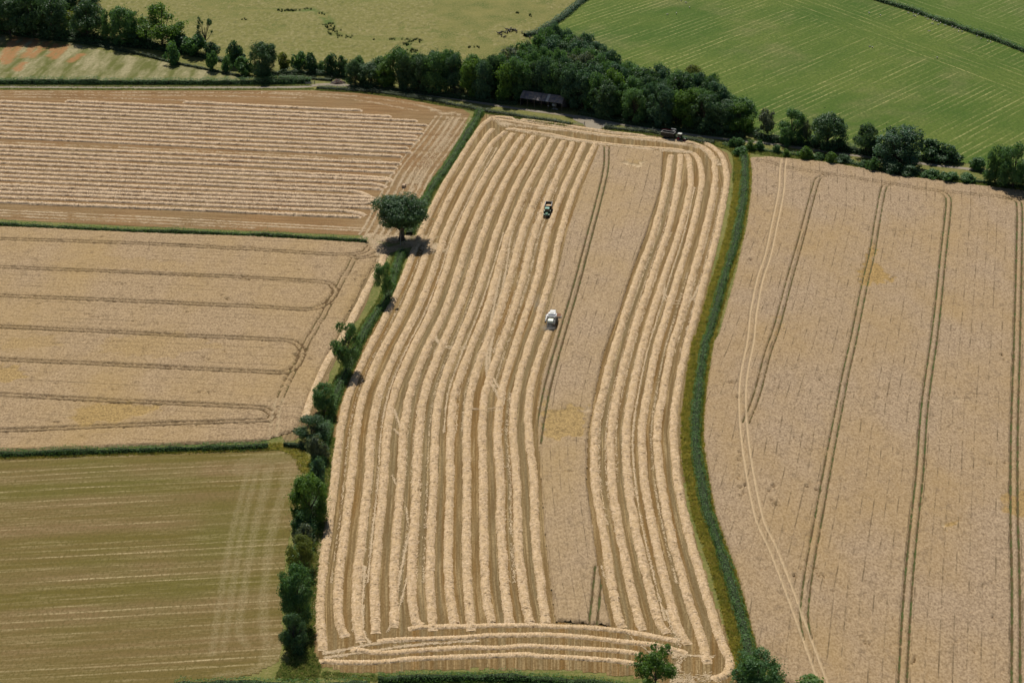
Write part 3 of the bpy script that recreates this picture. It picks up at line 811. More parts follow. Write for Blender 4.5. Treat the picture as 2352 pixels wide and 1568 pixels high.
# loose straw: wheel trails, spilled lines, gateway
def litter(name, trails, label, seed=0):
    r = np.random.default_rng(seed)
    VV = []
    for pl, w, dens in trails:
        c, n, s = smooth_path(pl, .5)
        cnt = int(s[-1] * dens * 1.25)
        q = r.uniform(0, s[-1], cnt)
        keep = r.uniform(0, 1, cnt) < np.clip((fbm(q / 4, q * 0 + seed, seed) - .15) * 1.9, .12, 1)
        q = q[keep]; cnt = len(q)
        px = np.interp(q, s, c[:, 0]); py = np.interp(q, s, c[:, 1])
        nx = np.interp(q, s, n[:, 0]); ny = np.interp(q, s, n[:, 1])
        off = r.normal(0, w / 2.6, cnt)
        px += nx * off; py += ny * off
        along = np.arctan2(-nx, ny)
        a = along + r.normal(0, .55, cnt)
        L = r.uniform(.18, .5, cnt); Wd = r.uniform(.035, .085, cnt)
        dx, dy = np.cos(a) * L, np.sin(a) * L
        ex, ey = -np.sin(a) * Wd, np.cos(a) * Wd
        z = r.uniform(.02, .10, cnt); tl = r.normal(0, .04, cnt)
        V = np.stack([np.stack([px - dx - ex, py - dy - ey, z - tl], 1), np.stack([px + dx - ex, py + dy - ey, z + tl], 1),
                      np.stack([px + dx + ex, py + dy + ey, z + tl + .03], 1), np.stack([px - dx + ex, py - dy + ey, z - tl + .03], 1)], 1)
        VV.append(V.reshape(-1, 3))
        c2, n2, s2 = smooth_path(pl, .4)
        if dens >= 8 and w < 1.0:      # matted core of the trail
            k = np.clip((fbm(s2 / 6, s2 * 0 + seed + w, seed + 3) - .3) * 3.2, 0, 1)
            hw = (w * .30 * k * (.7 + .6 * r.uniform(0, 1, len(s2))))[:, None]; jw = r.normal(0, .05, (len(s2), 1))
            A = np.c_[c2 + n2 * (hw + jw), np.full(len(s2), .04)]; B = np.c_[c2 - n2 * (hw - jw), np.full(len(s2), .03)]
            ok = (k[:-1] > .05) & (k[1:] > .05)
            VV.append(np.stack([B[:-1][ok], B[1:][ok], A[1:][ok], A[:-1][ok]], 1).reshape(-1, 3))
    V = np.concatenate(VV); V[:, 2] = np.maximum(V[:, 2], .015)
    F = np.arange(len(V)).reshape(-1, 4)
    return tag(mesh_obj(name, V, F, M_LITTER), label, "straw", kind="stuff")
def between(j, f, ys, side='W'):
    T = WROWS if side == 'W' else VROWS
    return [(T[y][j] * (1 - f) + T[y][j + 1] * f, y) for y in ys]
YI = [int(y) for y in YS]
tr_c = []
for (j, f, ys, w, d, sd) in [(2, .42, YI[0:11], .5, 9, 'W'), (0, .4, YI[1:11], .4, 3, 'W'), (6, .35, YI[2:8], .5, 8, 'W'), (8, .5, YI[0:6], .5, 6, 'W'), (4, .5, YI[0:9], .4, 3, 'W'), (9, .6, YI[1:7], .6, 7, 'W'), (10, .4, YI[6:11], .7, 5, 'W'), (2, .62, YI[1:12], .45, 9, 'V'), (0, .5, YI[1:10], .4, 4, 'V'), (3, .4, YI[3:11], .4, 4, 'V'), (1, .55, YI[2:9], .4, 5, 'V'), (4, .5, YI[1:6], .5, 6, 'V'), (5, .45, YI[3:11], .4, 3, 'W'), (7, .5, YI[1:8], .4, 4, 'W')]:
    base = between(j, f, ys, sd)
    for o in (-.9, .9):
        tr_c.append((offset_line(PSL(base), o), w, d))
tr_c += [(PL([(1165, 530), (1150, 620), (1125, 760), (1118, 850), (1140, 900), (1150, 920), (1140, 935), (1100, 940), (1070, 936)]), .7, 22), (PL([(1175, 530), (1162, 620), (1138, 740), (1124, 840), (1148, 895), (1158, 918), (1146, 938), (1110, 945)]), .6, 16),
         (PL([(1000, 770), (1010, 790), (1050, 797), (1085, 790), (1100, 760)]), .6, 20), (PL([(1003, 780), (1020, 797), (1060, 802), (1092, 792)]), .5, 14),
         (PL([(1525, 655), (1530, 680), (1560, 692), (1590, 685), (1604, 655)]), .5, 18), (PL([(1520, 660), (1530, 690), (1565, 698), (1600, 685)]), .5, 12),
         (PL([(1130, 268), (1160, 290), (1220, 305), (1320, 322), (1420, 335), (1520, 345), (1590, 350)]), 2.2, 40), (PL([(1150, 282), (1200, 290), (1300, 300), (1400, 312), (1560, 330), (1620, 345), (1650, 380)]), 2.2, 40), (PL([(1180, 275), (1300, 293), (1400, 305), (1520, 318)]), 1.5, 18),
         (PL([(742, 1500), (800, 1490), (860, 1478), (950, 1468)]), .8, 30), (PL([(745, 1510), (850, 1495), (960, 1480), (1100, 1470)]), .7, 22), (PL([(838, 1300), (832, 1400), (835, 1450), (852, 1480)]), .6, 22), (PL([(815, 1370), (812, 1440), (830, 1478)]), .5, 14),
         (PL([(1380, 1300), (1440, 1450), (1540, 1530)]), .4, 5), (PL([(1530, 1400), (1560, 1480), (1550, 1510)]), 1.0, 20), (PL([(1545, 1555), (1560, 1520), (1570, 1500), (1562, 1490)]), 1.2, 30), (PL([(1500, 1490), (1560, 1502), (1640, 1508)]), .8, 16), (PL([(1540, 1560), (1600, 1562), (1640, 1550)]), 3.0, 30),
         (PL([(955, 500), (962, 560), (990, 575), (1010, 560)]), 3.5, 60), (PL([(985, 565), (1020, 575), (1000, 585)]), 2.5, 40),
         (PL([(900, 1090), (935, 1180), (925, 1300)]), .5, 6), (PL([(965, 1130), (925, 1290), (905, 1400)]), .6, 12), (PL([(940, 1310), (915, 1400), (890, 1450)]), .5, 10), (PL([(905, 940), (925, 1000), (905, 985)]), .6, 14),
         (PL([(755, 1060), (742, 1180), (727, 1330), (726, 1450), (745, 1495)]), .8, 6)]
litter("straw_litter", tr_c, "loose pale straw strewn over the central stubble", 5)
sideh = [(1008, 267), (965, 325), (913, 390), (880, 450), (850, 510), (832, 540)]
tr_u = [(offset_line(PL(sideh), o), .55, 26) for o in (-1.1, 1.1)] + [(offset_line(PL(sideh), o), .9, 20) for o in (4, 6.5, 9, 12, 14.5, 17)] + [(PL([(1055, 262), (1030, 310), (990, 370), (950, 430), (925, 480)]), 1.6, 26), (PL([(1040, 262), (1015, 310), (970, 375), (930, 430)]), 1.2, 14),
       (PL([(990, 252), (1020, 262), (1045, 258)]), 2.0, 20), (PL([(600, 212), (800, 220), (950, 240), (1030, 262)]), 1.6, 9), (PL([(-100, 211), (300, 213), (600, 215), (800, 228), (960, 255)]), 1.5, 6), (PL([(-100, 222), (250, 226), (500, 234)]), 1.0, 6), (PL([(-100, 216), (250, 219), (500, 221), (700, 226)]), 1.2, 7),
       (PL([(-100, 478), (0, 483), (300, 497), (588, 512), (840, 525)]), .8, 14), (PL([(-100, 484), (0, 489), (300, 503), (588, 518), (840, 531)]), .8, 14), (PL([(-100, 491), (0, 496), (300, 510), (588, 524)]), 1.0, 9), (PL([(-100, 323), (0, 327), (300, 340), (588, 354), (880, 369)]), 1.4, 12), (PL([(840, 540), (860, 545), (900, 548), (940, 545)]), 4.0, 90), (PL([(905, 548), (940, 558), (980, 555)]), 3.0, 40),
       (PL([(862, 600), (860, 560), (840, 540)]), 3.0, 60), (PL([(870, 545), (880, 590), (872, 620)]), 2.5, 40)]
litter("straw_litter", tr_u, "loose pale straw along the upper left field's headlands and gateway", 6)
# swath beside the left wheat field
windrow(PL([(882, 584), (872, 612), (855, 640), (832, 685), (806, 735), (780, 785), (748, 835), (725, 885), (706, 940), (698, 960)]), "lone straw windrow between the left wheat field and the hedge of small trees", GC, w=2.4, h=.42, seed=201)
ribbon("stubble_strip", PL([(880, 570), (858, 625), (815, 705), (775, 785), (733, 870), (700, 950), (672, 998), (650, 1006)]), 5.6, .003, mat_stubble("stubble_side", angle_of((780, 785), (858, 625)), a=(.19, .11, .045)))

# ------------------------------------------------------------------ foliage
def leaf_quads(C, Nn, size, r, jitter=.7, aspect=.6):
    """quads at C facing roughly Nn"""
    n = len(C)
    d = Nn + r.normal(0, jitter, (n, 3)); d /= np.linalg.norm(d, axis=1)[:, None] + 1e-9
    a = np.cross(d, r.normal(0, 1, (n, 3))); a /= np.linalg.norm(a, axis=1)[:, None] + 1e-9
    b = np.cross(d, a)
    s = (size * r.uniform(.6, 1.35, n))[:, None]
    a = a * s * .5; b = b * s * .5 * aspect
    V = np.stack([C - a, C - b * .9 + a * .1, C + a, C + b * .9 - a * .1], 1).reshape(-1, 3)
    return V, np.arange(4 * n).reshape(-1, 4)

def tree_proto(seed, kind):
    """unit tree: height 1, crown width 1. returns (trunk mesh, crown mesh)"""
    r = np.random.default_rng(seed)
    P_ = dict(broad=(.03, 34, 11000, .045, .13), oak=(.17, 46, 26000, .032, .125), open=(.16, 20, 8000, .042, .125), bush=(.02, 12, 2600, .085, .17), near=(.04, 36, 15000, .036, .115), willow=(.06, 15, 5000, .05, .12), sparse=(.3, 14, 1500, .045, .08), nearopen=(.22, 22, 9000, .036, .105))[kind]
    zb, nl, nleaf, lsz, lobe_r = P_
    zc = (1 + zb) / 2; hz = (1 - zb) / 2
    lobes = []
    tries = 0
    while len(lobes) < nl and tries < 4000:
        tries += 1
        d = r.normal(0, 1, 3); d /= np.linalg.norm(d)
        rad = r.uniform(.45, .92) if len(lobes) > 3 else r.uniform(0, .5)
        zz = d[2]
        if kind in ('oak',):
            px = np.array([d[0] * .42 * rad, d[1] * .42 * rad, zc + zz * hz * .78 * rad])
            if zz < -.45 and rad * math.hypot(d[0], d[1]) < .4: continue
        elif kind == 'bush':
            px = np.array([d[0] * .4 * rad, d[1] * .4 * rad, .12 + abs(zz) * .72 * rad])
        elif kind == 'willow':
            px = np.array([d[0] * .38 * rad, d[1] * .38 * rad, zc + zz * hz * .9 * rad])
        else:
            az = r.uniform(0, 6.283); zz = r.uniform(-.95, 1) ; rr_ = math.sqrt(r.uniform(.05, 1)) if r.uniform() < .35 else r.uniform(.75, 1)
            env = .40 * (math.sqrt(max(0, 1 - max(0, zz) ** 2.2)) if zz > 0 else 1 - .22 * abs(zz) ** 2)
            px = np.array([math.cos(az) * env * rr_, math.sin(az) * env * rr_, zc + zz * hz * .86])
        R = lobe_r * r.uniform(.6, 1.4)
        if any(np.linalg.norm((px - q) * (1, 1, .8)) < .42 * (R + R2) * .8 for q, R2 in lobes): continue
        lobes.append((px, R))
    V = []; Nn = []
    wts = np.array([R ** 2 for _, R in lobes]); wts /= wts.sum()
    for (px, R), w in zip(lobes, wts):
        k = int(nleaf * w)
        d = r.normal(0, 1, (k, 3)); d /= np.linalg.norm(d, axis=1)[:, None]
        flip = (d[:, 2] < -.25) & (r.uniform(0, 1, k) < .6); d[flip, 2] *= -1
        # clumps on the lobe
        nk = max(6, int(k / 26)); kc = r.normal(0, 1, (nk, 3)); kc /= np.linalg.norm(kc, axis=1)[:, None]
        pick = kc[r.integers(0, nk, k)]
        d = pick * .72 + d * .42 ; d /= np.linalg.norm(d, axis=1)[:, None]
        rad = R * (.72 + .38 * r.uniform(0, 1, k) ** .6) * (1 + .22 * np.sin(pick[:, 0] * 9 + pick[:, 2] * 7))
        C = px + d * rad[:, None] * np.array([1, 1, .85]) + r.normal(0, R * .07, (k, 3))
        V.append(C); Nn.append(d * .8 + np.array([0, 0, .35]))
    # loose sprigs between the lobes
    k = int(nleaf * .12); q = r.integers(0, len(lobes), k)
    base = np.array([lobes[i][0] for i in q]); V.append(base + r.normal(0, .085, (k, 3)) * np.array([1, 1, .9])); Nn.append(r.normal(0, 1, (k, 3)) + np.array([0, 0, .5]))
    C = np.concatenate(V); Nn = np.concatenate(Nn)
    C[:, 2] = np.maximum(C[:, 2], .01)
    lv, lf = leaf_quads(C, Nn, lsz, r, .55)
    crown = mesh_data("crown", lv, lf)
    mb = MB()
    tr = {'oak': .045, 'open': .022, 'near': .02, 'nearopen': .02, 'bush': .012, 'sparse': .03}.get(kind, .022)
    top = zb + (1 - zb) * .55
    tp = [(0, 0, -.01), (.004, .003, zb * .5 + .02), (.01, -.006, zb + .05), (.0, .008, top)]
    if kind == 'bush':
        for i in range(5):
            a = i * 1.3; mb.tube([(0, 0, -.01), (.12 * math.cos(a), .12 * math.sin(a), .3), (.25 * math.cos(a), .25 * math.sin(a), .55)], [tr, tr * .7, tr * .3], 5)
    else:
        mb.tube(tp, [tr * 1.35, tr, tr * .8, tr * .35], 8)
        for px, R in lobes:
            z0 = zb * .75 + (px[2] - zb) * r.uniform(.15, .5)
            z0 = max(zb * .6, min(z0, top))
            a = np.array([.005, 0, z0]); m = a * .5 + px * .5 + np.array([0, 0, -.02]) + r.normal(0, .015, 3)
            mb.tube([a, m, px, px + (px - m) * .35], [tr * .5, tr * .36, tr * .2, tr * .08], 5, False)
            for _ in range(3 if kind in ('sparse', 'open', 'oak') else 1):
                e = px + r.normal(0, 1, 3) * R * .8
                mb.tube([m * .3 + px * .7, e], [tr * .2, tr * .05], 4, False)
    me = bpy.data.meshes.new("trunk"); me.from_pydata(mb.v, [], mb.f); me.materials.append(M_BARK)
    for p in me.polygons: p.use_smooth = True
    # normalise the crown to the unit envelope
    co = np.array([v.co for v in crown.vertices]); ext = np.percentile(np.abs(co[:, :2]), 99.3); zt = np.percentile(co[:, 2], 99.8)
    sc = np.array([.5 / ext, .5 / ext, 1 / zt])
    crown.vertices.foreach_set("co", (co * sc).astype(np.float32).ravel()); crown.update()
    for v in me.vertices: v.co = Vector((v.co[0] * sc[0], v.co[1] * sc[1], v.co[2] * sc[2]))
    return me, crown

PROTO = {k: [tree_proto(s * 31 + 5, k) for s in range(n)] for k, n in [('broad', 5), ('oak', 1), ('open', 2), ('bush', 4), ('near', 2), ('nearopen', 2), ('willow', 1), ('sparse', 1)]}
trng = random.Random(3)
def place_tree(name, label, kind, var, loc, width, height, leaf, group=None, cat="tree", depth=None, rz=None):
    tm, cm = PROTO[kind][var % len(PROTO[kind])]
    e = empty(name, (loc[0], loc[1], 0), trng.uniform(0, 6.28) if rz is None else rz)
    e.scale = (width, width if depth is None else depth, height)
    t = bpy.data.objects.new("trunk", tm); t.parent = e; COL.objects.link(t)
    c = bpy.data.objects.new("crown", cm); c.parent = e; COL.objects.link(c)
    if not cm.materials: cm.materials.append(LEAF['mid'])
    c.material_slots[0].link = 'OBJECT'; c.material_slots[0].material = LEAF[leaf]
    return tag(e, label, cat, group)

def T(kind, var, x, y, wpx, hpx, leaf, label, name="broadleaf_tree", cat="tree", group=None, rz=None):
    s, cz = ppm(x, y)
    return place_tree(name, label, kind, var, P(x, y), wpx / s, hpx / (s * cz), leaf, group, cat, rz=rz)

HG = "small trees of the field hedge"
T('oak', 0, 923, 551, 116, 97, 'dark', "large dark round oak standing alone at the junction of three fields", "oak_tree", rz=.6)
T('nearopen', 0, 886, 690, 50, 84, 'mid', "small tree in the hedge just below the large oak", group=HG)
T('nearopen', 1, 795, 853, 71, 108, 'mid', "slender tree on a bare trunk casting a shadow on the stubble", group=HG)
T('near', 0, 745, 950, 58, 68, 'mid', "small tree beside the corner of the left wheat field", group=HG)
T('near', 1, 718, 1014, 78, 56, 'dark', "dark spreading tree where the lower hedges meet", group=HG)
T('bush', 0, 730, 1058, 46, 58, 'grey', "dull grey-green thorn bush below the spreading tree", "thorn_bush", "bush", HG)
T('bush', 1, 727, 1112, 36, 62, 'blue', "narrow dark bush above the bright green tree", "thorn_bush", "bush", HG)
T('near', 0, 712, 1196, 84, 102, 'bright', "bright green round tree beside the mown pasture", group=HG)
T('bush', 2, 700, 1216, 56, 46, 'mid', "low dark green bush just below the bright green tree", "hedge_bush", "bush", HG)
T('bush', 3, 700, 1252, 50, 50, 'grey', "dusty green bush between two brighter bushes by the pasture", "hedge_bush", "bush", HG)
T('near', 1, 692, 1312, 66, 82, 'olive', "yellow-green tree in the hedge beside the pasture", group=HG)
T('near', 0, 684, 1430, 82, 128, 'mid', "tall leafy tree in the near end of the pasture hedge", group=HG, rz=2.)
T('near', 1, 676, 1494, 62, 82, 'dark', "dark tree at the very end of the pasture hedge", group=HG, rz=4.)
T('nearopen', 1, 1504, 1588, 102, 106, 'bright', "leafy green tree on the near headland in the bottom hedge", rz=1.)
T('near', 1, 1738, 1592, 116, 98, 'mid', "round tree at the near end of the long right hedge", rz=.3)
T('bush', 1, 1850, 1600, 90, 40, 'bright', "bright bush cut off by the lower frame beside the wheat tracks", "hedge_bush", "bush")
# a bare dead stem in front of the oak
mb = MB(); bx, by = P(920, 563)
mb.tube([(0, 0, 0), (.1, 0, 2.5), (.05, .1, 5), (.5, .2, 8)], [.14, .12, .09, .04], 6); mb.tube([(.08, 0, 3), (.9, .2, 5)], [.06, .02], 5); mb.tube([(.07, 0, 4.2), (-.7, 0, 6.2)], [.06, .02], 5); mb.tube([(.1, .1, 5.4), (.6, -.3, 6.6)], [.05, .02], 5)
o = mb.build("dead_stem", M_BARKP); o.location = (bx, by, 0); tag(o, "bare pale dead stem in front of the large oak", "dead tree")
# top left belt
GL = "trees of the upper left belt"
for a in [('broad', 0, 25, 84, 80, 96, 'dark', "darkest tree at the left edge of the upper belt"), ('broad', 1, 78, 86, 74, 104, 'dark', "second tall dark tree in the upper left belt"), ('broad', 2, 128, 88, 78, 98, 'dark', "dark tree left of the pale leafy one in the upper belt"), ('broad', 0, 60, 52, 90, 80, 'dark', "dark tree behind the front row at the upper left"), ('broad', 4, 130, 46, 90, 78, 'dark', "dark tree at the upper frame above the left belt"), ('broad', 2, 195, 40, 80, 72, 'dark', "dark tree touching the upper frame right of the left belt"), ('broad', 3, -20, 70, 90, 90, 'dark', "tree cut by the left frame in the upper belt"),
          ('bush', 2, 165, 74, 40, 46, 'olive', "olive coloured bushy tree inside the upper left belt"), ('broad', 3, 203, 92, 84, 88, 'dark', "full dark tree in the middle of the upper left belt"), ('open', 0, 256, 98, 44, 76, 'mid', "thin light tree between two fuller ones in the upper belt"), ('broad', 4, 292, 104, 70, 88, 'mid', "rounded tree left of the spreading one in the upper belt"), ('open', 1, 374, 112, 104, 98, 'bright', "spreading light green tree with visible limbs in the upper belt"), ('sparse', 0, 474, 124, 46, 86, 'dark', "nearly bare pollard tree standing over the meadow"),
          ('bush', 1, 325, 108, 60, 44, 'dark', "dark scrub between the rounded and the spreading tree"), ('bush', 3, 420, 118, 60, 38, 'dark', "dark scrub right of the spreading tree"), ('bush', 0, 450, 128, 56, 48, 'mid', "leafy bush at the foot of the pollard tree"), ('bush', 2, 397, 148, 40, 50, 'mid', "upright bush on the fallow field's upper edge"), ('bush', 1, 490, 132, 40, 36, 'dark', "dark bush right of the pollard tree"), ('bush', 0, 489, 163, 26, 46, 'mid', "small upright bush above the roadside hedge"), ('bush', 3, 541, 152, 46, 56, 'dark', "dark bush left of the conical tree"), ('bush', 2, 522, 166, 26, 38, 'mid', "small bush beside the conical dark tree"), ('bush', 0, 560, 172, 40, 40, 'mid', "bush at the foot of the conical dark tree"),
          ('near', 0, 606, 178, 66, 80, 'dark', "conical dark tree with bare twigs on top left of the rubbish heap"), ('bush', 1, 655, 165, 32, 42, 'olive', "yellowish hedge bush right of the conical tree"), ('bush', 0, 688, 163, 36, 44, 'mid', "second hedge bush right of the conical tree"), ('bush', 3, 716, 168, 38, 46, 'dark', "third hedge bush right of the conical tree"), ('bush', 2, 738, 166, 24, 26, 'mid', "low bush above the rubbish heap"), ('bush', 1, 757, 173, 34, 48, 'dark', "upright dark bush above the rubbish heap"), ('bush', 0, 785, 174, 28, 44, 'dark', "thin dark bush left of the wood's first round tree")]:
    k = a[0]
    T(k, a[1], a[2], a[3], a[4], a[5], a[6], a[7], "hedge_bush" if k == 'bush' else ("pollard_tree" if k == 'sparse' else "broadleaf_tree"), "bush" if k == 'bush' else "tree", GL)
# right belt
GR = "trees along the track at the right"
for a in [('willow', 0, 1761, 316, 42, 64, 'grey', "grey-green willow at the end of the wood"), ('broad', 1, 1817, 330, 66, 78, 'mid', "first round tree right of the willow"), ('broad', 2, 1900, 344, 86, 82, 'dark', "broad dark tree second right of the willow"), ('open', 0, 1853, 335, 26, 56, 'grey', "thin pale tree squeezed between two round trees"), ('broad', 3, 1988, 356, 60, 72, 'dark', "dark tree left of the broad blue-green one beyond the track"), ('broad', 4, 2058, 378, 108, 84, 'blue', "broad blue-green tree overhanging the track at the right"), ('bush', 0, 2140, 366, 60, 44, 'dark', "dark bush right of the broad blue-green tree"), ('bush', 2, 2180, 372, 60, 38, 'dark', "second dark bush right of the broad tree"), ('broad', 0, 2285, 420, 56, 84, 'mid', "left tree of the clump at the right frame"), ('broad', 1, 2325, 432, 70, 102, 'mid', "tallest tree of the clump at the right frame"), ('broad', 2, 2385, 440, 80, 100, 'dark', "tree half cut off by the right frame"), ('bush', 1, 2240, 388, 44, 28, 'mid', "low bush left of the right frame's clump"),
          ('broad', 3, 1588, 200, 54, 50, 'olive', "olive green tree poking out behind the wood")]:
    T(a[0], a[1], a[2], a[3], a[4], a[5], a[6], a[7], "hedge_bush" if a[0] == 'bush' else "broadleaf_tree", "bush" if a[0] == 'bush' else "tree", GR)
GB = "bushes along the top of the right wheat field"
for i, a in enumerate([(1682, 338, 20, 22, 'mid'), (1700, 340, 26, 24, 'mid'), (1722, 345, 28, 24, 'bright'), (1745, 345, 26, 22, 'mid'), (1700, 357, 34, 20, 'mid'), (1782, 350, 20, 18, 'mid'), (1806, 360, 20, 17, 'bright'), (1850, 366, 36, 28, 'bright'), (1880, 366, 26, 14, 'mid'), (1906, 374, 28, 26, 'bright'), (1940, 374, 40, 18, 'dark'), (1982, 382, 26, 14, 'mid'), (2003, 392, 28, 30, 'mid'), (2045, 396, 50, 26, 'dark'), (2085, 402, 50, 24, 'dark'), (2140, 408, 44, 20, 'mid'), (2180, 416, 44, 22, 'mid'), (2225, 420, 40, 20, 'mid')]):
    T('bush', i, a[0], a[1], a[2], a[3], a[4], "%s rounded bush counted from the left along the top of the right wheat field" % ORD[i], "hedge_bush", "bush", GB)

# the wood
WOOD = PL([(812, 186), (895, 192), (960, 200), (1080, 202), (1150, 200), (1195, 178), (1240, 158), (1275, 145), (1330, 150), (1370, 176), (1400, 203), (1440, 218), (1500, 234), (1560, 240), (1610, 246), (1660, 264), (1700, 284), (1706, 306), (1650, 306), (1560, 296), (1450, 281), (1330, 256), (1310, 245), (1285, 240), (1196, 226), (1186, 236), (1110, 230), (1050, 222), (950, 210), (880, 204), (815, 200)])
wr = random.Random(12)
x0, y0 = WOOD.min(0); x1, y1 = WOOD.max(0)
pts = []
for _ in range(60000):
    x, y = wr.uniform(x0, x1), wr.uniform(y0, y1)
    if not inside(np.array([x]), np.array([y]), WOOD)[0]: continue
    if all((x - a) ** 2 + (y - b) ** 2 > 6.3 ** 2 for a, b in pts): pts.append((x, y))
front = np.array([(812, 200), (880, 204), (1050, 222), (1186, 236), (1190, 226), (1290, 240), (1330, 256), (1560, 296), (1706, 306)])
rowsd = {}
for (x, y) in pts:
    sx, sy = to_survey(x, y)
    yf = np.interp(sx, front[:, 0], front[:, 1])
    dep = P(sx, sy)[1] - P(sx, yf)[1]
    rk = "front" if dep < 9 else ("second" if dep < 22 else "rear")
    rowsd.setdefault(rk, []).append((sx, sy, x, y))
for rk, L in rowsd.items():
    L.sort()
    for i, (sx, sy, x, y) in enumerate(L):
        h = wr.uniform(14.0, 19.0)
        if sx < 900: h = wr.uniform(11, 13)
        elif sx > 1640: h = wr.uniform(12, 14)
        w = wr.uniform(8.5, 13)
        lf = wr.choice(['mid', 'dark', 'blue', 'mid', 'blue', 'grey']) if rk == 'rear' else wr.choice(['dark', 'mid', 'blue', 'dark', 'mid', 'bright'])
        kind = 'broad' if wr.random() < .85 else 'near'
        n = i + 1
        suf = "th" if 10 <= n % 100 <= 20 else {1: "st", 2: "nd", 3: "rd"}.get(n % 10, "th")
        place_tree("woodland_tree", "%d%s tree from the left in the %s row of the dark wood behind the shed" % (n, suf, rk), kind, wr.randrange(5), (x, y), w, h, lf, "trees of the dark wood")
print("wood trees", len(pts))
_r, _l = math.atan2(PS(2248, 447)[1] - PS(2081, 424)[1], PS(2248, 447)[0] - PS(2081, 424)[0]), 0
for i, (lx_, ly_) in enumerate([(-1.5, 9.0), (3.0, 8.6), (7.5, 9.2), (12.5, 8.8), (17.5, 9.0), (21.5, 6.0), (-5.5, 6.0)]):
    bx_, by_ = PS(2081, 424)
    place_tree("woodland_tree", "%s tree from the left crowding right behind the open shed" % ORD[i], 'broad', i, (bx_ + lx_ * math.cos(_r) - ly_ * math.sin(_r), by_ + lx_ * math.sin(_r) + ly_ * math.cos(_r)), wr.uniform(9, 11.5), wr.uniform(17.5, 20.5), ['mid', 'dark', 'blue'][i % 3], "trees of the dark wood")

# hedges
def hedge(label, pl, width, height, leaf='hedge', lsz=.42, dens=26, seed=1, name="hedge", gaps=()):
    r = np.random.default_rng(seed)
    c, n, s = smooth_path(pl, .5)
    e = empty(name, (c[0, 0], c[0, 1], 0))
    cnt = int(s[-1] * dens * (width + 2 * height) / 7.0)
    q = r.uniform(0, s[-1], cnt)
    for a, b in gaps: q = q[(q < a) | (q > b)]
    cnt = len(q)
    th = r.uniform(-.12, math.pi + .12, cnt)
    lump = 1 + .42 * (fbm(q / 2.6, th * 1.1, seed, 3) - .5) * 2.0 + .55 * (fbm(q / 9., q * 0, seed + 5) - .5)
    ct, st = np.cos(th), np.sin(th)
    o = np.sign(ct) * np.abs(ct) ** .7 * width / 2 * lump
    z = np.maximum(.05, np.abs(st) ** .75 * height * lump)
    inn = r.uniform(.78, 1.06, cnt) + (r.uniform(0, 1, cnt) < .04) * r.uniform(0, .35, cnt)
    o *= inn; z *= inn
    px = np.interp(q, s, c[:, 0]); py = np.interp(q, s, c[:, 1]); nx = np.interp(q, s, n[:, 0]); ny = np.interp(q, s, n[:, 1])
    C = np.stack([px + nx * o, py + ny * o, z], 1)
    N_ = np.stack([nx * ct * .8, ny * ct * .8, np.abs(st) + .5], 1)
    V, F = leaf_quads(C, N_, lsz, r, .6)
    base = np.array([c[0, 0], c[0, 1], 0])
    fo = mesh_obj("foliage", V - base, F, LEAF[leaf], e)
    # woody core
    m = 9; sk = s[::2]; cc = c[::2]; nn = n[::2]
    tt = np.linspace(0, math.pi, m)
    A, B = np.meshgrid(sk, tt, indexing='ij')
    lp = (1 + .42 * (fbm(A / 2.6, B * 1.1, seed, 3) - .5) * 2.0 + .55 * (fbm(A / 9., A * 0, seed + 5) - .5)) * .6
    O = np.sign(np.cos(B)) * np.abs(np.cos(B)) ** .7 * width / 2 * lp; Z = np.abs(np.sin(B)) ** .75 * height * lp
    V = np.stack([cc[:, None, 0] + nn[:, None, 0] * O, cc[:, None, 1] + nn[:, None, 1] * O, Z], -1).reshape(-1, 3)
    idx = np.arange(len(sk) * m).reshape(len(sk), m)
    keepr = np.ones(len(sk) - 1, bool)
    for a, b in gaps: keepr &= ~((sk[:-1] > a - .5) & (sk[:-1] < b))
    F = np.stack([idx[:-1, :-1], idx[:-1, 1:], idx[1:, 1:], idx[1:, :-1]], -1)[keepr].reshape(-1, 4)
    mesh_obj("stems", V - base, F, M_STEM, e)
    return tag(e, label, "hedge")

RH = [(1708, 352), (1711, 392), (1709, 440), (1697, 517), (1682, 580), (1663, 642), (1646, 705), (1629, 767), (1621, 784), (1611, 845), (1603, 909), (1598, 960), (1598, 1009), (1602, 1060), (1611, 1109), (1624, 1176), (1668, 1307), (1706, 1439), (1721, 1504), (1730, 1535)]
hedge("long curving green hedge dividing the central field from the right wheat field", PL(RH), 3.2, 1.9, 'hedge', .36, 80, 2)
JU = [(1103, 260), (1085, 292), (1060, 333), (1030, 381), (1000, 422), (977, 462), (958, 500), (940, 540)]
hedge("straight green hedge running from the far corner down to the large oak", PL(JU), 3.6, 2.0, 'hedge', .38, 75, 3)
JL = [(926, 580), (914, 608), (902, 652), (886, 694), (862, 726), (842, 760), (822, 798), (802, 845), (783, 885), (768, 925), (757, 965), (747, 1010), (736, 1065), (728, 1120), (716, 1190), (702, 1260), (696, 1330), (690, 1410), (680, 1490)]
hedge("hedge of small trees between the oak and the mown pasture", PL(JL), 3.0, 2.0, 'hedge', .36, 75, 4)
hedge("thick scrub filling the lower part of the hedge beside the pasture", PL([(745, 985), (734, 1060), (726, 1120), (712, 1200), (698, 1270), (690, 1340), (686, 1410), (678, 1490)]), 4.6, 2.9, 'mid', .4, 60, 24)
hedge("clipped hedge between the upper left stubble and the left wheat field", PL([(-150, 510), (0, 519), (300, 533), (588, 543), (845, 558)]), 2.6, 2.0, 'hedge', .38, 75, 5)
hedge("clipped hedge below the left wheat field", PL([(-150, 1053), (0, 1047), (350, 1036), (588, 1028), (617, 1026)]), 2.7, 2.0, 'hedge', .36, 75, 6)
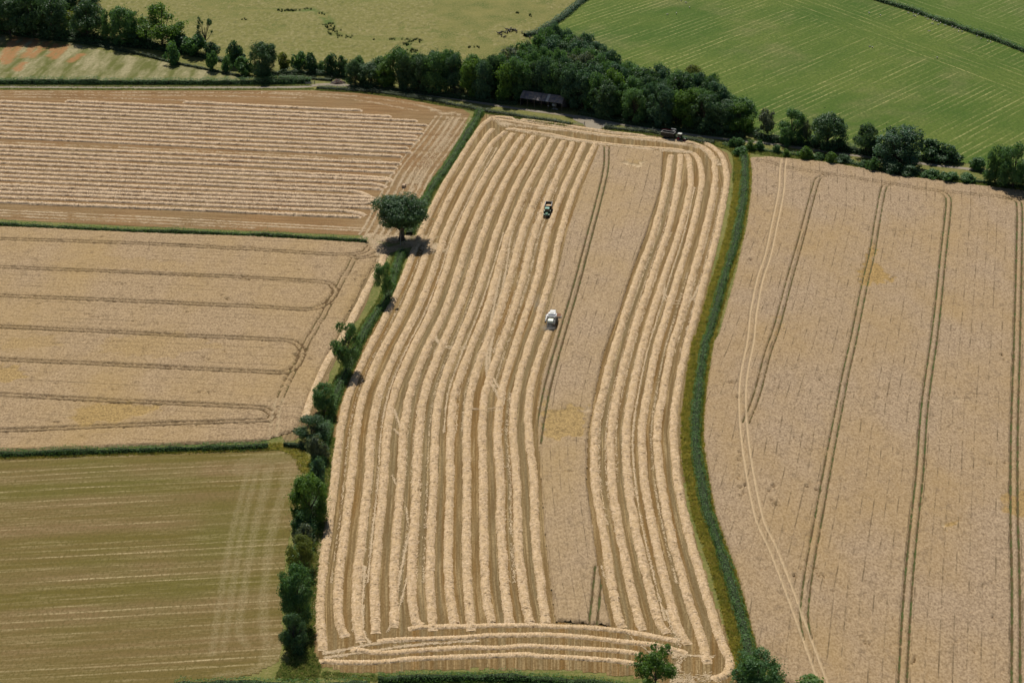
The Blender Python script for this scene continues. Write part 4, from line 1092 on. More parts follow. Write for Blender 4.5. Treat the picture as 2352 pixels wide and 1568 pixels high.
hedge("short piece of hedge between the pasture gateway and the spreading tree", PL([(652, 1024), (680, 1027), (712, 1033)]), 2.2, 2.1, 'dark', .34, 36, 7)
hedge("tall roadside hedge between the fallow field and the pale track", PL([(-200, 191), (0, 192), (300, 193), (588, 193), (716, 190)]), 3.2, 3.0, 'mid', .46, 60, 8)
hedge("overgrown hedge in front of the track left of the first gate", PL([(728, 204), (800, 209), (875, 215), (960, 228), (1060, 246), (1115, 257), (1180, 267), (1250, 277), (1312, 287)]), 2.8, 1.7, 'grey', .42, 55, 9)
hedge("overgrown hedge behind the parked dark trailer", PL([(1388, 297), (1440, 301), (1510, 309), (1580, 322), (1640, 331)]), 2.6, 1.8, 'grey', .42, 55, 10)
hedge("hedge beside the track along the right wheat field", PL([(1660, 333), (1700, 342), (1764, 349), (1850, 360), (1914, 369), (1989, 384), (2064, 396), (2189, 412), (2352, 432), (2500, 450)]), 2.6, 1.5, 'mid', .44, 50, 11)
hedge("far hedge between the cattle meadow and the sheep field", PL([(1205, 84), (1235, 76), (1290, 43), (1345, -2), (1440, -70)]), 4.2, 2.4, 'blue', .52, 50, 12)
hedge("far dark hedge with sheep lying along its foot", PL([(1950, -26), (2001, -3), (2089, 24), (2201, 64), (2289, 94), (2352, 119), (2480, 170)]), 3.6, 2.6, 'mid', .52, 45, 13)
hedge("bottom hedge along the near headland", PL([(868, 1564), (1000, 1561), (1176, 1561), (1350, 1572), (1470, 1592), (1640, 1625)]), 3.0, 2.1, 'hedge', .34, 80, 14)
hedge("scrubby hedge at the lower frame below the pasture", PL([(400, 1580), (480, 1574), (588, 1572), (700, 1582), (850, 1574)]), 3.4, 1.8, 'hedge', .36, 75, 15)
hedge("low hedge along the upper edge of the fallow field", PL([(-60, 62), (60, 76), (130, 88), (250, 112), (330, 128), (400, 146), (470, 160), (560, 178)]), 2.6, 1.6, 'grey', .45, 18, 16)
hedge("bushy undergrowth at the foot of the upper left belt", PL([(-40, 70), (90, 88), (240, 104), (340, 112), (440, 128), (520, 145), (600, 172), (640, 172), (720, 172), (800, 178)]), 3.5, 2.6, 'dark', .52, 40, 17)
hedge("shaded undergrowth along the front of the wood", PL([(815, 203), (950, 214), (1050, 226), (1150, 238), (1190, 240)]), 3.0, 2.2, 'dark', .5, 18, 18)
hedge("shaded undergrowth right of the shed", PL([(1330, 262), (1450, 286), (1560, 301), (1650, 312), (1710, 318)]), 3.0, 2.2, 'dark', .5, 18, 19)
hedge("dark scrub behind the track under the right belt of trees", PL([(1735, 316), (1790, 326), (1860, 336), (1940, 346), (2000, 356), (2076, 366), (2140, 368), (2200, 374)]), 5.0, 3.2, 'dark', .55, 40, 21)
hedge("dense dark scrub under the trees at the upper left corner", PL([(-60, 62), (40, 74), (120, 82), (220, 92), (310, 104), (380, 112)]), 6.0, 4.0, 'dark', .6, 36, 22)
hedge("bramble scrub beside the rubbish heap", PL([(640, 178), (690, 180), (740, 184), (762, 186)]), 3.5, 1.6, 'grey', .45, 18, 20)

# tall grass of the verges
def verge(label, strips, mat, h=.6, dens=6, seed=0):
    r = np.random.default_rng(seed); VV = []
    for pl, o1, o2, hm in strips:
        c, n, s = smooth_path(pl, .6)
        cnt = int(s[-1] * abs(o2 - o1) * dens)
        q = r.uniform(0, s[-1], cnt); off = r.uniform(min(o1, o2), max(o1, o2), cnt)
        edge = .5 * (fbm(q / 3, q * 0 + seed, seed) - .5)
        off = off + edge
        clump = fbm(q / 1.7, off / 1.2, seed + 2)
        px = np.interp(q, s, c[:, 0]) + np.interp(q, s, n[:, 0]) * off; py = np.interp(q, s, c[:, 1]) + np.interp(q, s, n[:, 1]) * off
        for b in range(3):
            a = r.uniform(0, math.pi, cnt); wd = r.uniform(.07, .2, cnt); hh = h * hm * r.uniform(.5, 1.2, cnt) * (.5 + clump)
            lx = r.normal(0, .4, cnt); ly = r.normal(0, .4, cnt)
            dx, dy = np.cos(a) * wd, np.sin(a) * wd
            jx = r.normal(0, .12, cnt); jy = r.normal(0, .12, cnt)
            V = np.stack([np.stack([px + jx - dx, py + jy - dy, np.zeros(cnt) - .02], 1), np.stack([px + jx + dx, py + jy + dy, np.zeros(cnt) - .02], 1), np.stack([px + jx + lx, py + jy + ly, hh], 1)], 1)
            VV.append(V.reshape(-1, 3))
    V = np.concatenate(VV)
    return tag(mesh_obj("verge_grass", V, np.arange(len(V)).reshape(-1, 3), mat), label, "grass", kind="stuff")
RHp = PL(RH)     # travels towards the camera: left of travel is +x side
verge("rough yellow-green grass beside the long right hedge", [(RHp, -4.1, -1.3, 1.0), (RHp, 1.3, 2.3, .8)], M_VERGE, .75, 13, 1)
verge("rough grass beside the oak hedge and the hedge of small trees", [(PL(JU), -2.4, -1.2, .7), (PL(JU), 1.3, 2.0, .6), (PL(JL), -3.0, -1.0, .9), (PL(JL), 1.0, 1.8, .6), (PL([(748, 1005), (735, 1080), (722, 1180), (706, 1290), (700, 1400), (690, 1490), (705, 1530)]), -3.0, 3.0, .8), (PL([(640, 1540), (700, 1545), (735, 1545)]), -3.5, 3.5, .8)], M_VERGEG, .7, 11, 2)
verge("pale grass fringe below the left hedges", [(PL([(0, 1047), (350, 1036), (617, 1026)]), -2.2, -1.0, .8), (PL([(0, 519), (300, 533), (588, 543), (845, 558)]), -1.9, -.9, .7), (PL([(610, 1028), (650, 1030), (685, 1046), (700, 1085)]), -1.5, 2.5, .7)], M_VERGE, .6, 9, 3)
verge("rough grass on the far side of the harvested fields", [(PL([(728, 204), (875, 215), (1060, 246), (1180, 267), (1312, 287)]), -2.6, 2.6, .8), (PL([(1388, 297), (1510, 309), (1640, 331), (1700, 345)]), -2.6, 2.0, .9), (PL([(-200, 194), (300, 196), (716, 194)]), -2.6, -1.0, .5), (PL([(-200, 204), (300, 205.5), (720, 205)]), -.8, .8, .6), (PL([(1660, 333), (1764, 352), (1914, 370), (1989, 384), (2064, 397), (2189, 413), (2352, 433)]), -3.2, 1.6, .8), (PL([(1670, 335), (1695, 350), (1702, 372), (1700, 420)]), -3.0, 3.0, .8)], M_VERGEG, .8, 8, 4)
verge("rough grass along the bottom hedge", [(PL([(740, 1548), (868, 1556), (1000, 1552), (1176, 1552), (1350, 1562), (1470, 1580)]), -1.4, 1.2, .7), (PL([(868, 1575), (1176, 1572), (1400, 1592)]), -3, 1.0, .7)], M_VERGEG, .5, 9, 5)
def rushes(label, strips, seed):
    r = np.random.default_rng(seed); VV = []
    for pl, w, dens in strips:
        c, n, s = smooth_path(PL(pl), .6)
        cnt = max(4, int(s[-1] * dens)); q = r.uniform(0, s[-1], cnt); off = r.normal(0, w, cnt)
        px = np.interp(q, s, c[:, 0]) + np.interp(q, s, n[:, 0]) * off; py = np.interp(q, s, c[:, 1]) + np.interp(q, s, n[:, 1]) * off
        for b in range(16):
            a = r.uniform(0, 6.28, cnt); rr = r.uniform(0, .55, cnt); hh = r.uniform(.5, 1.25, cnt); wd = r.uniform(.06, .14, cnt)
            bx_, by_ = px + np.cos(a) * rr * .5, py + np.sin(a) * rr * .5
            V = np.stack([np.stack([bx_ - wd, by_, np.zeros(cnt) - .5], 1), np.stack([bx_ + wd, by_ + .05, np.zeros(cnt) - .5], 1), np.stack([px + np.cos(a) * rr * 1.6, py + np.sin(a) * rr * 1.6, hh], 1)], 1)
            VV.append(V.reshape(-1, 3))
    V = np.concatenate(VV)
    tag(mesh_obj("rushes", V, np.arange(len(V)).reshape(-1, 3), M_RUSH), label, "rushes", kind="stuff")
rushes("dark rush tufts along the wet hollow in the meadow", [([(633, 24), (660, 25), (690, 25)], .8, 1.6), ([(698, 21), (716, 22)], .6, 1.4), ([(735, 31), (742, 35)], .8, 1.0), ([(752, 55), (760, 62), (766, 72)], 1.8, 1.8), ([(762, 74), (770, 81)], 1.5, 1.5), ([(773, 83), (800, 86), (850, 89), (900, 91), (938, 91)], 1.2, .55), ([(938, 92), (952, 95), (967, 97)], 2.0, 2.2), ([(933, 100), (936, 110)], 1.5, 1.6), ([(944, 114), (958, 122)], 1.8, 2.0), ([(1076, 110), (1080, 110)], .6, 2.5), ([(1088, 108), (1102, 110)], .7, 1.2), ([(555, 46), (565, 47)], 1.0, 1.0), ([(1186, 30), (1190, 31)], .4, 1), ([(1214, 40), (1222, 34)], .8, .8)], 3)

# ------------------------------------------------------------------ shed
M_SHEET = paint("weathered_roof_sheet", (.16, .15, .16), .6, .1, .55)
t = NT("rusty_roof_sheet"); n = t.noise(t.obj(), .9, 5, .7); n2 = t.noise(t.obj(), 3.0, 3, .6)
M_RUST = t.surf(t.mix(t.rng(n, .42, .6), (.13, .125, .15), t.mix(n2, (.20, .14, .10), (.34, .31, .28))), .7)
M_PALE = paint("pale_roof_sheet", (.55, .52, .48), .7, 0, .3)
M_TIMBER = paint("old_timber", (.13, .10, .075), .9, 0, .4)
M_DARKW = paint("tarred_boards", (.035, .033, .035), .9, 0, .4)
def bearing(a, b):
    a, b = Vector(P(a[0] / K, a[1] / K)), Vector(P(b[0] / K, b[1] / K)); d = b - a
    return math.atan2(d.y, d.x), d.length
rzs, Ls = bearing((2081, 424), (2248, 447))
sx, sy = PS(2081, 424)
shed = empty("field_shed", (sx, sy, 0), rzs)
tag(shed, "long open-fronted shed with a rusty patched sheet roof against the wood", "shed")
L_, D_, E_, R_ = Ls, 6.0, 4.0, 6.1
NP = 18
for i in range(NP):
    for s_ in (0, 1):
        y0_, y1_ = (-.45, D_ / 2) if s_ == 0 else (D_ / 2, D_ + .45)
        z0_, z1_ = (E_ - .3, R_) if s_ == 0 else (R_, E_ - .3)
        xa, xb = L_ * i / NP - .02, L_ * (i + 1) / NP + .02
        dz = random.uniform(0, .04); mb = MB(); v = []; nn_ = 9
        for k in range(nn_):
            x = xa + (xb - xa) * k / (nn_ - 1); w_ = .03 * (k % 2) + dz
            v += [(x, y0_, z0_ + w_), (x, y1_, z1_ + w_), (x, y0_, z0_ + w_ - .02), (x, y1_, z1_ + w_ - .02)]
        f = []
        for k in range(nn_ - 1):
            a = k * 4; f += [(a, a + 4, a + 5, a + 1), (a + 2, a + 3, a + 7, a + 6), (a, a + 2, a + 6, a + 4)]
        mb.add(v, f)
        mb.build("roof_sheet", M_PALE if (i == 11 and s_ == 0) else (M_RUST if random.random() < .75 else M_SHEET), shed)
for i in range(7):
    x = .15 + (L_ - .3) * i / 6
    for y in (0.1, D_ - .1):
        MB().box(x - .12, x + .12, y - .12, y + .12, 0, E_ - .15, b=.02).build("post", M_TIMBER, shed)
MB().box(0, L_, D_ - .02, D_ + .06, .1, E_ - .2).build("back_wall", M_DARKW, shed)
for x in (-.04, L_):
    MB().prism([(0, 2.2 if x > 0 else .1), (D_, .1), (D_, E_ - .32), (D_ / 2, R_ - .12), (0, E_ - .32)], x, x + .06).build("gable_wall", M_SHEET if x > 0 else M_DARKW, shed)
MB().box(-.05, L_ + .05, D_ / 2 - .22, D_ / 2 + .22, R_ + .0, R_ + .09, tx=0, ty0=.15, ty1=.15).build("ridge_cap", M_SHEET, shed)
MB().box(0, L_, .02, .2, E_ - .42, E_ - .2).build("eaves_beam", M_TIMBER, shed)
MB().box(L_ - .02, L_ + .1, -.5, .0, E_ - .5, E_ - .2).build("barge_board", M_PALE, shed)
# stored oddments in and by the shed
M_WHITE = paint("white_plastic", (.75, .74, .70), .5)
M_GREYM = paint("grey_metal", (.28, .28, .28), .45, .6)
def oddment(name, label, cat, x, y, parts):
    e = empty(name, (*PS(x, y), 0), rzs); tag(e, label, cat)
    for nm, mb_, mt in parts: mb_.build(nm, mt, e)
oddment("storage_tank", "white tank standing inside the open shed", "tank", 2217, 428, [("tank_body", MB().lathe_x(0, 0, .9, [(-.9, 0), (-.9, .55), (-.75, .72), (.75, .72), (.9, .55), (.9, 0)], 14), M_WHITE), ("cradle", MB().box(-.7, .7, -.5, .5, 0, .35), M_TIMBER)])
oddment("plank_pile", "pile of pale planks on the ground before the shed", "planks", 2222, 437, [("plank", MB().box(-1.6 + i * .1, 1.4 - i * .2, -.6 + i * .28, -.36 + i * .28, .02 + i * .03, .12 + i * .03), M_PALE) for i in range(5)])
oddment("feed_bag", "small pale sack lying under the shed roof", "sack", 2193, 425, [("sack_body", MB().box(-.45, .45, -.3, .3, 0, .35, .08, .05, .05, .08), M_WHITE), ("sack_tie", MB().box(.43, .6, -.1, .1, .1, .22), M_TIMBER)])

# ------------------------------------------------------------------ gates, rubbish heap, idle implement
M_GALV = paint("galvanised_gate", (.42, .42, .42), .5, .5)
def gate(label, a, b, postm=M_TIMBER):
    A, B = Vector(PS(*a)), Vector(PS(*b)); d = B - A; L = d.length
    e = empty("field_gate", (A.x, A.y, 0), math.atan2(d.y, d.x)); tag(e, label, "gate", "field gates")
    for i, z in enumerate((.3, .5, .72, .95, 1.2)):
        MB().tube([(.1, 0, z), (L - .1, 0, z)], .032, 6).build("rail", M_GALV, e)
    for x in (.1, L - .1): MB().tube([(x, 0, .25), (x, 0, 1.25)], .035, 6).build("stile", M_GALV, e)
    MB().tube([(.1, .03, .3), (L * .5, .03, 1.2)], .025, 5).build("brace", M_GALV, e)
    for x in (-.08, L + .08): MB().box(x - .1, x + .1, -.1, .1, 0, 1.5, b=.02).build("gate_post", postm, e)
gate("galvanised gate at the end of the tall roadside hedge", (1222, 340), (1258, 336))
gate("galvanised gate between the two overgrown hedges before the yard", (2292, 503), (2338, 500))
gate("short gate at the left end of the hedge behind the trailer", (2408, 515), (2424, 505), M_PALE)
heap = empty("rubbish_heap", (*P(776, 191), 0)); tag(heap, "heap of bleached branches and rubble beside the track", "rubbish heap")
hv = MB(); hr_ = random.Random(4)
n_ = 16; v = [(0, 0, 1.5)]; f = []
for k in range(3):
    for i in range(n_):
        a = 2 * math.pi * i / n_; rad = (1.4, 2.6, 3.6)[k] * hr_.uniform(.8, 1.15)
        v.append((rad * math.cos(a), rad * .7 * math.sin(a), (1.1, .6, -.05)[k] * hr_.uniform(.8, 1.2)))
for i in range(n_):
    j = (i + 1) % n_; f.append((0, 1 + i, 1 + j))
    for k in range(2): f.append((1 + k * n_ + i, 1 + k * n_ + n_ + i, 1 + k * n_ + n_ + j, 1 + k * n_ + j))
hv.add(v, f).build("mound", paint("rubble", (.16, .12, .10), .95, 0, .5), heap)
for i in range(34):
    a = hr_.uniform(0, 6.28); rr = hr_.uniform(0, 2.6); z = 1.5 * (1 - rr / 3.8) + .1
    L = hr_.uniform(.5, 1.5); b = hr_.uniform(0, 3.14); dx, dy, dz = L * math.cos(b), L * .7 * math.sin(b), hr_.uniform(-.3, .4)
    cx, cy = rr * math.cos(a), rr * .7 * math.sin(a)
    MB().tube([(cx - dx, cy - dy, max(.05, z - dz)), (cx + dx, cy + dy, max(.05, z + dz))], hr_.uniform(.05, .11), 5).build("branch", M_BARKP if i % 4 else paint("red_scrap", (.35, .07, .05), .7), heap)

M_RED = paint("red_paint", (.38, .035, .04), .5)
M_TYRE = paint("tyre_rubber", (.018, .018, .019), .85, 0, .3)
rz2, _ = bearing((2640, 551), (2745, 567))
e = empty("folded_implement", (*PS(2683, 536), 0), rz2); tag(e, "folded red implement half hidden behind the hedge by the tractor", "implement")
MB().box(-4.2, 0.6, -.12, .12, 1.3, 1.55).build("boom", M_RED, e); MB().box(-3.8, .2, .5, .66, 1.5, 1.7).build("boom", M_RED, e)
for i in range(7): MB().box(-3.9 + i * .65, -3.8 + i * .65, -.5, .8, .6, 1.5).build("tine_frame", M_GREYM, e)
MB().box(.4, 2.4, -.7, .7, .7, 1.9, b=.06).build("hopper", M_DARKW, e); MB().box(.3, 2.5, -.85, -.6, 2.5, 2.72).build("top_rail", M_WHITE, e); MB().box(.9, 2.0, -.85, -.65, 1.7, 1.9).build("number_board", M_WHITE, e)
for x in (.5, 2.3): MB().box(x - .05, x + .05, -.8, -.7, 1.0, 2.55).build("upright", M_GREYM, e)
for x in (-2.0, 1.4): MB().lathe_x(x, 0, .45, [(-.15, .1), (-.15, .4), (-.08, .45), (.08, .45), (.15, .4), (.15, .1)], 14).build("wheel", M_TYRE, e)

# ------------------------------------------------------------------ bale
rzb, _ = bearing((1607, 752), (1624, 729))
t = NT("baled_straw"); p = t.obj(); n = t.noise(t.map(p, (2, 14, 6)), 2, 4, .7)
M_BALE = t.surf(t.mix(t.rng(n, .3, .7), (.36, .24, .13), (.62, .46, .30)), .85, t.bump(n, .7, .06))
e = empty("straw_bale", (*PS(1616, 748), 0), rzb - math.pi / 2); tag(e, "single big square straw bale on the stubble above the large oak", "bale")
MB().box(-.62, .62, -1.25, 1.25, 0, 1.1, b=.07).build("bale_body", M_BALE, e)
M_TWINE = paint("twine", (.10, .16, .25), .8)
for i in range(5):
    x = -.5 + i * .25
    mbb = MB(); mbb.box(x - .012, x + .012, -1.27, 1.27, 1.085, 1.112); mbb.box(x - .012, x + .012, -1.272, -1.245, .05, 1.1); mbb.build("twine", M_TWINE, e)

# ------------------------------------------------------------------ vehicles
M_GLASS = paint("cab_glass", (.02, .028, .03), .08, 0, .2, 1.0)
M_BLACK = paint("black_metal", (.02, .02, .022), .5, .2)
M_CHAS = paint("chassis_grey", (.06, .06, .065), .6, .3)
def wheel(parent, x, y, r, w, rimm, hub=.55):
    o = MB().lathe_x(x, y, r, [(-w / 2, r * hub), (-w / 2, r * .88), (-w * .36, r * .98), (-w * .1, r), (w * .1, r), (w * .36, r * .98), (w / 2, r * .88), (w / 2, r * hub)], 22).build("wheel", M_TYRE, parent)
    lug = MB()
    for k in range(16):
        a = 2 * math.pi * k / 16
        cy_, cz_ = y + r * 1.0 * math.cos(a), r + r * 1.0 * math.sin(a)
        for s_ in (-1, 1): lug.tube([(x, cy_, cz_), (x + s_ * w * .45, y + r * .96 * math.cos(a + .15), r + r * .96 * math.sin(a + .15))], .035, 4)
    lug.build("tread", M_TYRE, o)
    s_ = 1 if x > 0 else -1
    MB().lathe_x(x, y, r, [(-w * .42, r * hub * 1.02), (-w * .1, r * hub * .7), (-w * .1, .05), (w * .1, .05), (w * .1, r * hub * .7), (w * .42, r * hub * 1.02)], 18).build("rim", rimm, o)
    MB().lathe_x(x + s_ * w * .14, y, r, [(-.06, 0), (-.06, .16), (.06, .14), (.06, 0)], 10).build("hub", rimm, o)
    return o
def arc_fender(x0, x1, cy, cz, r, a0, a1, th=.05, n=9):
    mb = MB(); v = []; f = []
    for i in range(n):
        a = a0 + (a1 - a0) * i / (n - 1)
        for rr in (r, r + th):
            for x in (x0, x1): v.append((x, cy + rr * math.cos(a), cz + rr * math.sin(a)))
    for i in range(n - 1):
        b = i * 4; f += [(b, b + 4, b + 5, b + 1), (b + 2, b + 3, b + 7, b + 6), (b, b + 2, b + 6, b + 4), (b + 1, b + 5, b + 7, b + 3)]
    f += [(0, 1, 3, 2), ((n - 1) * 4, (n - 1) * 4 + 2, (n - 1) * 4 + 3, (n - 1) * 4 + 1)]
    return mb.add(v, f)
def tractor(label, loc, rz, body, roof, fend, rimm, wts=True):
    e = empty("tractor", (*loc, 0), rz); tag(e, label, "tractor", "tractors in the central field")
    for s_ in (-1, 1):
        wheel(e, s_ * .98, 0, .92, .6, rimm); wheel(e, s_ * .92, 2.65, .66, .48, rimm)
        a, b = sorted((s_ * .66, s_ * 1.3)); arc_fender(a, b, 0, .92, .97, .35, 2.5).build("rear_fender", fend, e)
        a, b = sorted((s_ * .68, s_ * 1.16)); arc_fender(a, b, 2.65, .66, .71, .5, 2.4).build("front_fender", fend, e)
    MB().prism([(.75, .75), (3.35, .7), (3.5, .95), (3.45, 1.35), (3.2, 1.55), (.75, 1.78)], -.42, .42).build("bonnet", body, e)
    MB().box(-.34, .34, 3.4, 3.52, .85, 1.38, tx=.05, b=.02).build("grille", M_BLACK, e)
    for s_ in (-.26, .26): MB().box(s_ - .09, s_ + .09, 3.47, 3.56, 1.18, 1.3).build("headlight", M_WHITE, e)
    MB().box(-.36, .36, -.7, 2.9, .55, .95, b=.05).build("chassis", M_CHAS, e)
    MB().box(-.95, .95, 2.55, 2.75, .58, .76).build("front_axle", M_CHAS, e)
    MB().box(-.78, .78, -.55, .9, .95, 1.45, b=.05).build("cab_base", body, e)
    cab = MB().box(-.8, .8, -.6, .95, 1.45, 2.68, .09, .05, .12).build("cab", M_GLASS, e)
    pil = MB()
    for x, y, dx, dy in ((-.8, -.6, .09, .05), (.8, -.6, -.09, .05), (-.8, .95, .09, -.12), (.8, .95, -.09, -.12)):
        pil.tube([(x, y, 1.42), (x + dx, y + dy, 2.7)], .05, 5)
    pil.build("cab_pillars", M_BLACK, cab)
    MB().box(-.84, .84, -.72, 1.02, 2.68, 2.9, .06, .06, .06, .05).build("cab_roof", roof, e)
    for x in (-.55, .55): MB().box(x - .1, x + .1, 1.0, 1.06, 2.7, 2.8).build("work_light", M_WHITE, e)
    MB().tube([(.5, 1.15, 1.5), (.5, 1.15, 2.75)], .055, 7).build("exhaust", M_BLACK, e)
    for s_ in (-1, 1):
        MB().tube([(s_ * .8, .85, 2.2), (s_ * 1.2, .98, 2.25), (s_ * 1.2, .98, 1.9)], .025, 5).build("mirror_arm", M_BLACK, e); MB().box(s_ * 1.2 - .1, s_ * 1.2 + .1, .95, 1.02, 1.85, 2.2).build("mirror", M_BLACK, e)
    for s_ in (-1, 1): MB().box(s_ * .62 - .14, s_ * .62 + .14, .9, 1.25, .55, 1.1).build("step", M_BLACK, e)
    if wts:
        for i in range(5): MB().box(-.4 + i * .17, -.27 + i * .17, 3.5, 3.85, .55, 1.0).build("front_weight", M_BLACK, e)
    MB().box(-.1, .1, -1.0, -.6, .45, .6).build("hitch", M_CHAS, e)
    return e
def trailer(label, loc, rz, L, body, rim, grain=None):
    """loc = drawbar eye; the body lies behind it"""
    e = empty("grain_trailer", (*loc, 0), rz); tag(e, label, "trailer", "grain trailers")
    y1 = -1.1; y0 = y1 - L; z0, z1 = 1.15, 2.75; fl = .08
    MB().box(-1.18, 1.18, y0, y1, z0 - .08, z0).build("floor", body, e)
    for s_ in (-1, 1):
        a, b = sorted((s_ * 1.18, s_ * 1.25)); MB().box(a, b, y0, y1, z0, z1).build("side_wall", body, e)
        ribs = MB()
        for k in range(7):
            y = y0 + .2 + (L - .4) * k / 6; a, b = sorted((s_ * 1.25, s_ * 1.31)); ribs.box(a, b, y - .04, y + .04, z0, z1 - .03)
        ribs.build("side_ribs", body, e)
        a, b = sorted((s_ * 1.15, s_ * 1.33)); MB().box(a, b, y0 - .04, y1 + .04, z1 + .003, z1 + .1).build("top_rail", rim, e)
        for yy in (y0 + L * .28, y0 + L * .28 + 1.25): wheel(e, s_ * 1.0, yy, .52, .42, M_CHAS)
        MB().box(s_ * .45 - .08, s_ * .45 + .08, y0 + .1, y1 + .1, .78, 1.06).build("chassis_beam", M_CHAS, e)
        a, b = sorted((s_ * .75, s_ * 1.25)); MB().box(a, b, y0 + L * .12, y0 + L * .62, 1.08, 1.12).build("mudguard", rim, e)
    MB().box(-1.18, 1.18, y1 - .07, y1 - .002, z0 + .002, z1).build("headboard", body, e); MB().box(-1.18, 1.18, y0 + .002, y0 + .07, z0 + .002, z1).build("tailgate", body, e)
    MB().box(-1.15, 1.15, y1 - .1, y1 + .04, z1 + .003, z1 + .1).build("top_rail", rim, e); MB().box(-1.15, 1.15, y0 - .04, y0 + .1, z1 + .003, z1 + .1).build("top_rail", rim, e)
    MB().box(-.1, .1, y1 - .2, 0.05, .5, .72).build("drawbar", M_CHAS, e)
    MB().box(-1.0, 1.0, y0 - .06, y0 - .005, .75, .95).build("tail_board", M_RED, e)
    if grain:
        r = np.random.default_rng(2); nx_, ny_ = 13, 17
        X, Y = np.meshgrid(np.linspace(-1.16, 1.16, nx_), np.linspace(y0 + .1, y1 - .1, ny_), indexing='ij')
        f_ = (Y - y0) / L
        Z = 1.75 + .55 * f_ - .22 * np.abs(X) ** 2 * .7 + .12 * np.sin(f_ * 7) + r.normal(0, .015, X.shape)
        V = np.stack([X, Y, Z], -1).reshape(-1, 3); idx = np.arange(nx_ * ny_).reshape(nx_, ny_)
        F = np.stack([idx[:-1, :-1], idx[1:, :-1], idx[1:, 1:], idx[:-1, 1:]], -1).reshape(-1, 4)
        g_ = mesh_obj("grain_load", V, F, grain, smooth=True); g_.location = (*loc, 0); g_.rotation_euler = (0, 0, rz)
        tag(g_, "heaped tan grain inside the moving trailer", "grain")
    return e
def heading(a, b):
    (x1, y1), (x2, y2) = PS(*a), PS(*b); return math.atan2(y2 - y1, x2 - x1) - math.pi / 2
M_GRN = paint("tractor_green_pale", (.05, .17, .10), .3, .1, .3, .6)
M_GRND = paint("tractor_green_dark", (.03, .09, .035), .35, .1, .3, .6)
M_MINT = paint("roof_mint", (.32, .55, .43), .35)
M_CREAM = paint("roof_cream", (.74, .75, .68), .4)
M_FEND = paint("fender_grey_green", (.34, .38, .33), .4)
M_TRB = paint("trailer_black", (.03, .032, .035), .5, .2, .4)
M_TRR = paint("trailer_rail", (.36, .35, .34), .45, .4)
M_RIMR = paint("rim_red", (.33, .02, .06), .45)
M_RIMY = paint("rim_grey", (.35, .36, .33), .5)
t = NT("wheat_grain"); M_GRAIN = t.surf(t.mix(t.noise(t.obj(), 6, 3, .6), (.50, .33, .18), (.66, .47, .29)), .85)
hz1 = heading((2200, 815), (2184, 872))
p1 = Vector(PS(2187, 866)); d1 = Vector((-math.sin(hz1), math.cos(hz1)))
tr_rear = p1 - d1 * 1.6
tractor("small green tractor driving toward the viewer, pulling a trailer of grain", (tr_rear.x, tr_rear.y), hz1, M_GRN, M_MINT, M_GRND, M_RIMY)
eye = tr_rear - d1 * 1.0
trailer("dark trailer half filled with tan grain behind the moving green tractor", (eye.x, eye.y), hz1, 4.6, M_TRB, M_TRR, M_GRAIN)
hz2 = heading((2640, 551), (2745, 567))
p2 = Vector(PS(2717, 560)); d2 = Vector((-math.sin(hz2), math.cos(hz2)))
tractor("parked green tractor with red wheels and cream roof under the far hedge", (p2.x, p2.y), hz2, M_GRND, M_CREAM, M_FEND, M_RIMR)
eye = p2 - d2 * 1.0
trailer("long empty black trailer hitched to the parked red-wheeled tractor", (eye.x, eye.y), hz2, 5.6, M_TRB, M_TRR)

# combine harvester
M_CW = paint("combine_white", (.78, .78, .75), .35, 0, .12)
M_CC = paint("combine_cream_green", (.62, .66, .50), .4, 0, .2)
M_CG = paint("combine_grey", (.15, .16, .15), .6)
hc = heading((2202, 1312), (2212, 1281))
pc = Vector(PS(2204, 1306)); 
C_ = empty("combine_harvester", (pc.x, pc.y, 0), hc); tag(C_, "white combine harvester cutting along the standing wheat strip", "combine")
MB().prism([(-.6, 1.0), (3.4, .9), (3.7, 1.5), (3.7, 2.55), (-.4, 2.55), (-.9, 1.8)], -1.3, 1.3).build("body", M_CW, C_)
tk = MB(); tk.box(-1.5, 1.5, 1.1, 3.5, 2.553, 3.3, 0, 0, 0, .08); tk.build("grain_tank", M_CW, C_)
MB().prism([(1.1, 2.6), (3.5, 2.6), (3.3, 3.75), (1.7, 3.75)], -1.15, 1.15).build("tank_cover", M_CW, C_)
MB().box(-.55, .55, 2.0, 2.85, 3.753, 3.9, .05, .05, .05, .04).build("tank_hatch", M_CREAM, C_)
MB().box(-.85, .85, 3.72, 5.1, 1.9, 3.45, .06, 0, .15).build("cab", M_GLASS, C_)
MB().box(-.95, .95, 3.55, 5.2, 3.45, 3.7, .08, .05, .08, .06).build("cab_roof", M_CW, C_)
MB().prism([(-.05, 2.55), (1.1, 2.55), (1.1, 3.2), (.5, 3.15), (-.05, 2.85)], -1.25, 1.25).build("engine_deck", M_BLACK, C_)
for i in range(5): MB().box(-1.0 + i * .45, -.75 + i * .45, .25, 1.0, 3.1, 3.22).build("vent", M_CG, C_)
MB().tube([(.25, .6, 3.1), (.25, .6, 3.55)], .08, 8).build("exhaust", M_BLACK, C_)
MB().prism([(-1.9, 1.7), (.1, 1.7), (.1, 2.95), (-.6, 3.02), (-1.5, 2.75), (-1.9, 2.2)], -.8, .8).build("rear_hood", M_CC, C_)
MB().prism([(-2.0, 1.35), (-1.85, 1.35), (-1.85, 2.25), (-1.95, 2.2)], -.78, .78).build("rear_panel", M_CG, C_)
pl_ = MB().box(-.6, .6, -2.04, -2.0, 1.82, 2.0).build("name_plate", M_CHAS, C_)
for i in range(5): MB().box(-.5 + i * .21, -.38 + i * .21, -2.055, -2.042, 1.86, 1.96).build("lettering", M_CREAM, pl_)
